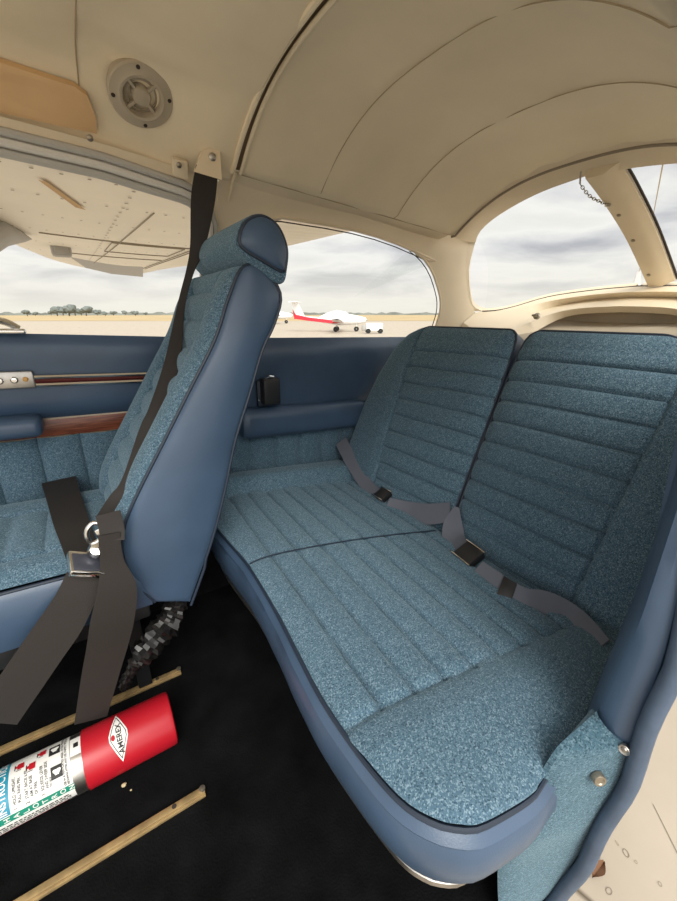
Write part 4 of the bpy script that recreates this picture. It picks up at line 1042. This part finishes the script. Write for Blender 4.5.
for yy in (1.55, 1.9, 2.3, 2.75, 3.3, 3.9, 4.5): rivets(-.15, yy, .75, yy, 14, .006)
rivets(.25, 1.4, .25, 5.2, 40, .007); rivets(.74, 1.4, .74, 4.6, 40, .007)
ln_ = MB()
for pts in ([(.77, 1.35), (.77, 5.1)], [(.80, 1.35), (.80, 5.1)], [(-.05, 2.9), (.8, 2.9)], [(.30, 2.95), (.72, 2.95), (.72, 3.5), (.3, 3.5), (.3, 2.95)], [(.36, 1.9), (.30, 4.8)], [(.05, 3.9), (.75, 3.9)]):
    L = []
    for a, b in zip(pts, pts[1:]): L += [under(lerp(a[0], b[0], k/12), lerp(a[1], b[1], k/12)) for k in range(12)]
    L.append(under(*pts[-1])); ln_.tube(L, .0035, 4)
rv.add(ln_.v, ln_.f); rv.obj('rivet_lines', M_RIVET, WG, smooth=False)
fl = MB()     # corrugated flap
fl.grid(4, 260, lambda a, b: (lambda y: Vector((lerp(.80, te_at(y).x+.006, a), y, lerp(under(.80, y).z, te_at(y).z-.006, a)-.004-.006*max(0, math.sin(y*2*math.pi/.085))*math.sin(math.pi*min(.999, a))**.5)))(lerp(1.32, 4.30, b)))
fl.obj('flap', M_WING, WG)
stk = MB()    # oil stain streak
stain = mat('tan_stain', (.55, .36, .17), .7)
stk.add([under(-.002, 1.66), under(.02, 1.665), under(.135, 2.02), under(.10, 2.0)], [(0, 1, 2, 3)]); stk.add([], []); 
for i in range(len(stk.v)): stk.v[i] = (stk.v[i][0], stk.v[i][1], stk.v[i][2]-.004)
stk.obj('stain', stain, WG, smooth=False)
ai = MB(); ai.poly([at(u, v, z=1.375) for u, v in ((70, 257), (100, 262), (143, 267), (143, 277), (112, 274), (86, 268))], (0, .05, .035))
ai.obj('aileron', M_GREYP, WG, smooth=False, label='grey aileron edge')
p = at(61, 249, z=1.335); lv = MB(); lv.box(p+Vector((0, .03, 0)), (.060, 0, 0), (0, .05, 0), (0, 0, .045), .02); lv.box(p+Vector((0, -.025, -.006)), (.040, 0, 0), (0, .01, 0), (0, 0, .026), .008)
lv.obj('vent_scoop', M_GREYP, WG, label='grey scoop under the wing')
ws = MB(); a_ = at(31, 239, z=1.325); b_ = at(-6, 231, z=1.30); dd_ = (b_-a_)
ws.tube([a_, a_.lerp(b_, .3), b_, b_+dd_*2+Vector((0, -.3, -.3))], [.004, .028, .075, .085], 12); ws.obj('wing_strut', M_GREYP, WG, label='grey strut end')

# ---------------------------------------------------------------- parked airplanes, cart, trees
def airplane(loc, ang, s, label, accent):
    root = thing('parked_airplane', label, 'airplane', loc, 'airplanes parked on the apron')
    R = Matrix.Rotation(ang, 3, 'Z'); L0 = Vector(loc)
    def T_(p): return L0+R@(Vector(p)*s)
    def ell(mb, prof, n=16, mi=0):      # (x, zc, ry, rz)
        mb.loft([[T_((x, ry*math.cos(2*math.pi*k/n), zc+rz*math.sin(2*math.pi*k/n))) for k in range(n)] for x, zc, ry, rz in prof], mi, True)
    b = MB(); ell(b, [(4.0, 1.2, .02, .02), (3.9, 1.2, .25, .25), (3.2, 1.2, .5, .42), (2.2, 1.25, .58, .55), (1, 1.25, .6, .60), (0, 1.25, .5, .45), (-1.2, 1.25, .28, .26), (-3.4, 1.45, .14, .16), (-3.9, 1.55, .05, .08)])
    b.obj('fuselage', M_APLW, root)
    c = MB(); ell(c, [(2.4, 1.5, .2, .1), (1.7, 1.55, .5, .5), (.7, 1.6, .54, .62), (-.4, 1.5, .4, .4), (-1.2, 1.4, .15, .12)]); c.obj('canopy_cover', M_APLW, root)
    w = MB(); w.loft([[T_((1.5, y, .95+abs(y)*.06)), T_((1.1, y, 1.05+abs(y)*.06)), T_((.3 if abs(y) < 1 else .5, y, .98+abs(y)*.06)), T_((1.1, y, .92+abs(y)*.06))] for y in (-5.8, -3, -.5, .5, 3, 5.8)], 0, True); w.obj('wing', M_APLW, root)
    f = MB(); f.poly([T_((-2.7, -.03, 1.55)), T_((-3.5, -.03, 3.0)), T_((-4.1, -.03, 3.0)), T_((-3.95, -.03, 1.4))], R@Vector((0, .06*s, 0))); f.obj('fin', M_APLW, root, smooth=False)
    t = MB(); t.poly([T_((-3.35, -1.6, 3.0)), T_((-3.3, 1.6, 3.0)), T_((-4.15, 1.6, 3.0)), T_((-4.2, -1.6, 3.0))], (0, 0, .07*s)); t.obj('tailplane', M_APLW, root, smooth=False)
    if accent:
        for sg in (-1, 1):
            r = MB(); r.poly([T_((-4.05, sg*.06, 2.3)), T_((-3.7, sg*.10, 1.75)), T_((-2.4, sg*.24, 1.50)), T_((.6, sg*.60, 1.15)), T_((1.6, sg*.63, 1.0)), T_((.4, sg*.60, .85)), T_((-2.0, sg*.26, 1.08)), T_((-3.9, sg*.10, 1.32))], R@Vector((0, sg*.03*s, 0))); r.obj('red_stripe', M_APLR, root, smooth=False, label='red paint sweep')
    for x, y in ((2.9, 0), (.7, -1.1), (.7, 1.1)):
        g = MB(); g.tube([T_((x, y*.4, .95)), T_((x, y, .3))], .06*s, 6); lg = g.obj('gear_leg', M_APLW, root)
        g = MB(); g.lathe([(.05*s, -.08*s), (.25*s, -.09*s), (.28*s, 0), (.25*s, .09*s), (.05*s, .08*s)], T_((x, y, .27)), R@Vector((0, 1, 0)), 14); g.obj('wheel', M_TYRE, lg)
    p = MB(); p.box(T_((4.02, 0, 1.2)), R@Vector((.03*s, 0, 0)), R@Vector((0, .95*s, 0)), R@Vector((0, 0, .06*s)), .01); p.obj('propeller', M_GREYP, root)
    return root
pc = at(330, 331.5, z=GZ)
airplane(pc, -YAW-.05, 1.0, 'white airplane with red tail sweep parked beyond the rear side window', True)
pc2 = at(268, 323.6, z=GZ)
airplane(pc2, -YAW+.25, 1.25, 'plain white airplane parked behind the red tailed one, partly hidden by the headrest', False)
gc = at(374, 333.4, z=GZ); ca = thing('ground_cart', 'low pale cart on the apron right of the parked airplane', 'cart', gc)
Rg = Matrix.Rotation(-YAW, 3, 'Z')
MB().box(gc+Vector((0, 0, .62)), Rg@Vector((.80, 0, 0)), Rg@Vector((0, .5, 0)), (0, 0, .36), .06).obj('body', M_APLW, ca)
MB().box(gc+Vector((0, 0, .62))+Rg@Vector((-1.0, 0, -.1)), Rg@Vector((.22, 0, 0)), Rg@Vector((0, .4, 0)), (0, 0, .25), .05).obj('engine_box', M_GREYP, ca)
for sx in (-.6, .6):
    for sy in (-.45, .45):
        w = MB(); c = gc+Rg@Vector((sx, sy, .25)); w.lathe([(.04, -.08), (.22, -.08), (.25, 0), (.22, .08), (.04, .08)], c, Rg@Vector((0, 1, 0)), 12); w.obj('wheel', M_TYRE, ca)
# trees on the horizon: two kinds, copied
def tree(loc, h, seed):
    r = random.Random(seed); t = thing('tree', '', 'tree', loc)
    cr_ = MB()
    for k in range(9):
        bm = bmesh.new(); bmesh.ops.create_icosphere(bm, subdivisions=2, radius=h*r.uniform(.18, .30)); bm.verts.index_update()
        c = Vector(loc)+Vector((r.uniform(-.35, .35)*h, r.uniform(-.35, .35)*h, h*r.uniform(.45, .8)))
        cr_.add([c+v.co*r.uniform(.8, 1.2) for v in bm.verts], [[w.index for w in f.verts] for f in bm.faces]); bm.free()
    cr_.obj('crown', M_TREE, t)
    MB().tube([Vector(loc), Vector(loc)+Vector((0, 0, h*.6))], h*.05, 6).obj('trunk', M_BARK, t); return t
rt_ = random.Random(11); proto = [tree((0, 0, 0), 1.0, 1), tree((0, 0, 0), 1.0, 4)]
us = [28, 36, 52, 58, 64, 70, 76, 82, 87, 98, 106, 114, 126, 136, 146]
hs = [5, 4, 6, 9, 8, 10, 9, 8, 9, 7, 4, 5, 6, 5, 4]
for i, (u, hh) in enumerate(zip(us, hs)):
    base = Vector(at(u, 318.0, z=GZ)); d = Vector((base.x, base.y, 0)).normalized(); loc = d*(400+(i*37 % 5)*45); loc.z = GZ
    if i < 2: o = proto[i]
    else:
        src = proto[i % 2]; o = src.copy(); COL.objects.link(o)
        for c in src.children:
            k = c.copy(); COL.objects.link(k); k.parent = o
    o.location = loc; sc_ = hh*1.05; o.scale = (sc_*1.1, sc_*1.1, sc_*.85); o.rotation_euler = (0, 0, rt_.uniform(0, 6))
    tag(o, 'far grey green tree on the horizon beyond the front window', 'tree', 'trees on the horizon')
hg = MB(); r = random.Random(9)
c0_ = [at(u, 318, z=GZ) for u in (-200, 640)]
hh = []
for k in range(160):
    u = lerp(-150, 560, k/159); b = at(u, 318, z=GZ); d = Vector((b.x, b.y, 0)).normalized()*620; d.z = GZ; hh.append(d)
hg.loft([hh, [p+Vector((0, 0, 2.0+r.uniform(0, 2.2))) for p in hh], [p*1.02+Vector((0, 0, 1.5)) for p in hh]])
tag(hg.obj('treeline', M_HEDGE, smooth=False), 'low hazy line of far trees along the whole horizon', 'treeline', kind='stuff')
# thin aerial wire and little fin behind the rear window
tw = MB(); tw.tube([at(664, 158, x=1.34), at(652, 222, x=3.3), at(639, 271.5, x=4.5)], .0020, 6); tag(tw.obj('aerial_wire', M_SEAM), 'thin dark aerial wire outside the rear window', 'wire')
tf = MB(); q = [at(u, v, x=4.5) for u, v in ((634, 284), (637.5, 271), (640.5, 271), (641.5, 284))]
q = q[:1]+q[1:]+[Vector((q[3].x, q[3].y, .85)), Vector((q[0].x, q[0].y, .85))]; tf.poly(q, (.10, .05, 0)); tag(tf.obj('tail_aerial', M_APLW, smooth=False), 'small white aerial fin beyond the rear window sill', 'aerial')
tcn_ = MB(); tcn_.loft([[Vector((x, YC+ry*math.cos(2*math.pi*k/24)+dy_, zc_+ry*.95*math.sin(2*math.pi*k/24))) for k in range(24)] for x, ry, zc_, dy_ in ((1.79, .44, .44, 0), (2.6, .34, .56, 0), (4.0, .20, .70, 0), (4.95, .13, .76, 0))], 0, True)
struct(tcn_, 'wall_tail', M_SKIN)
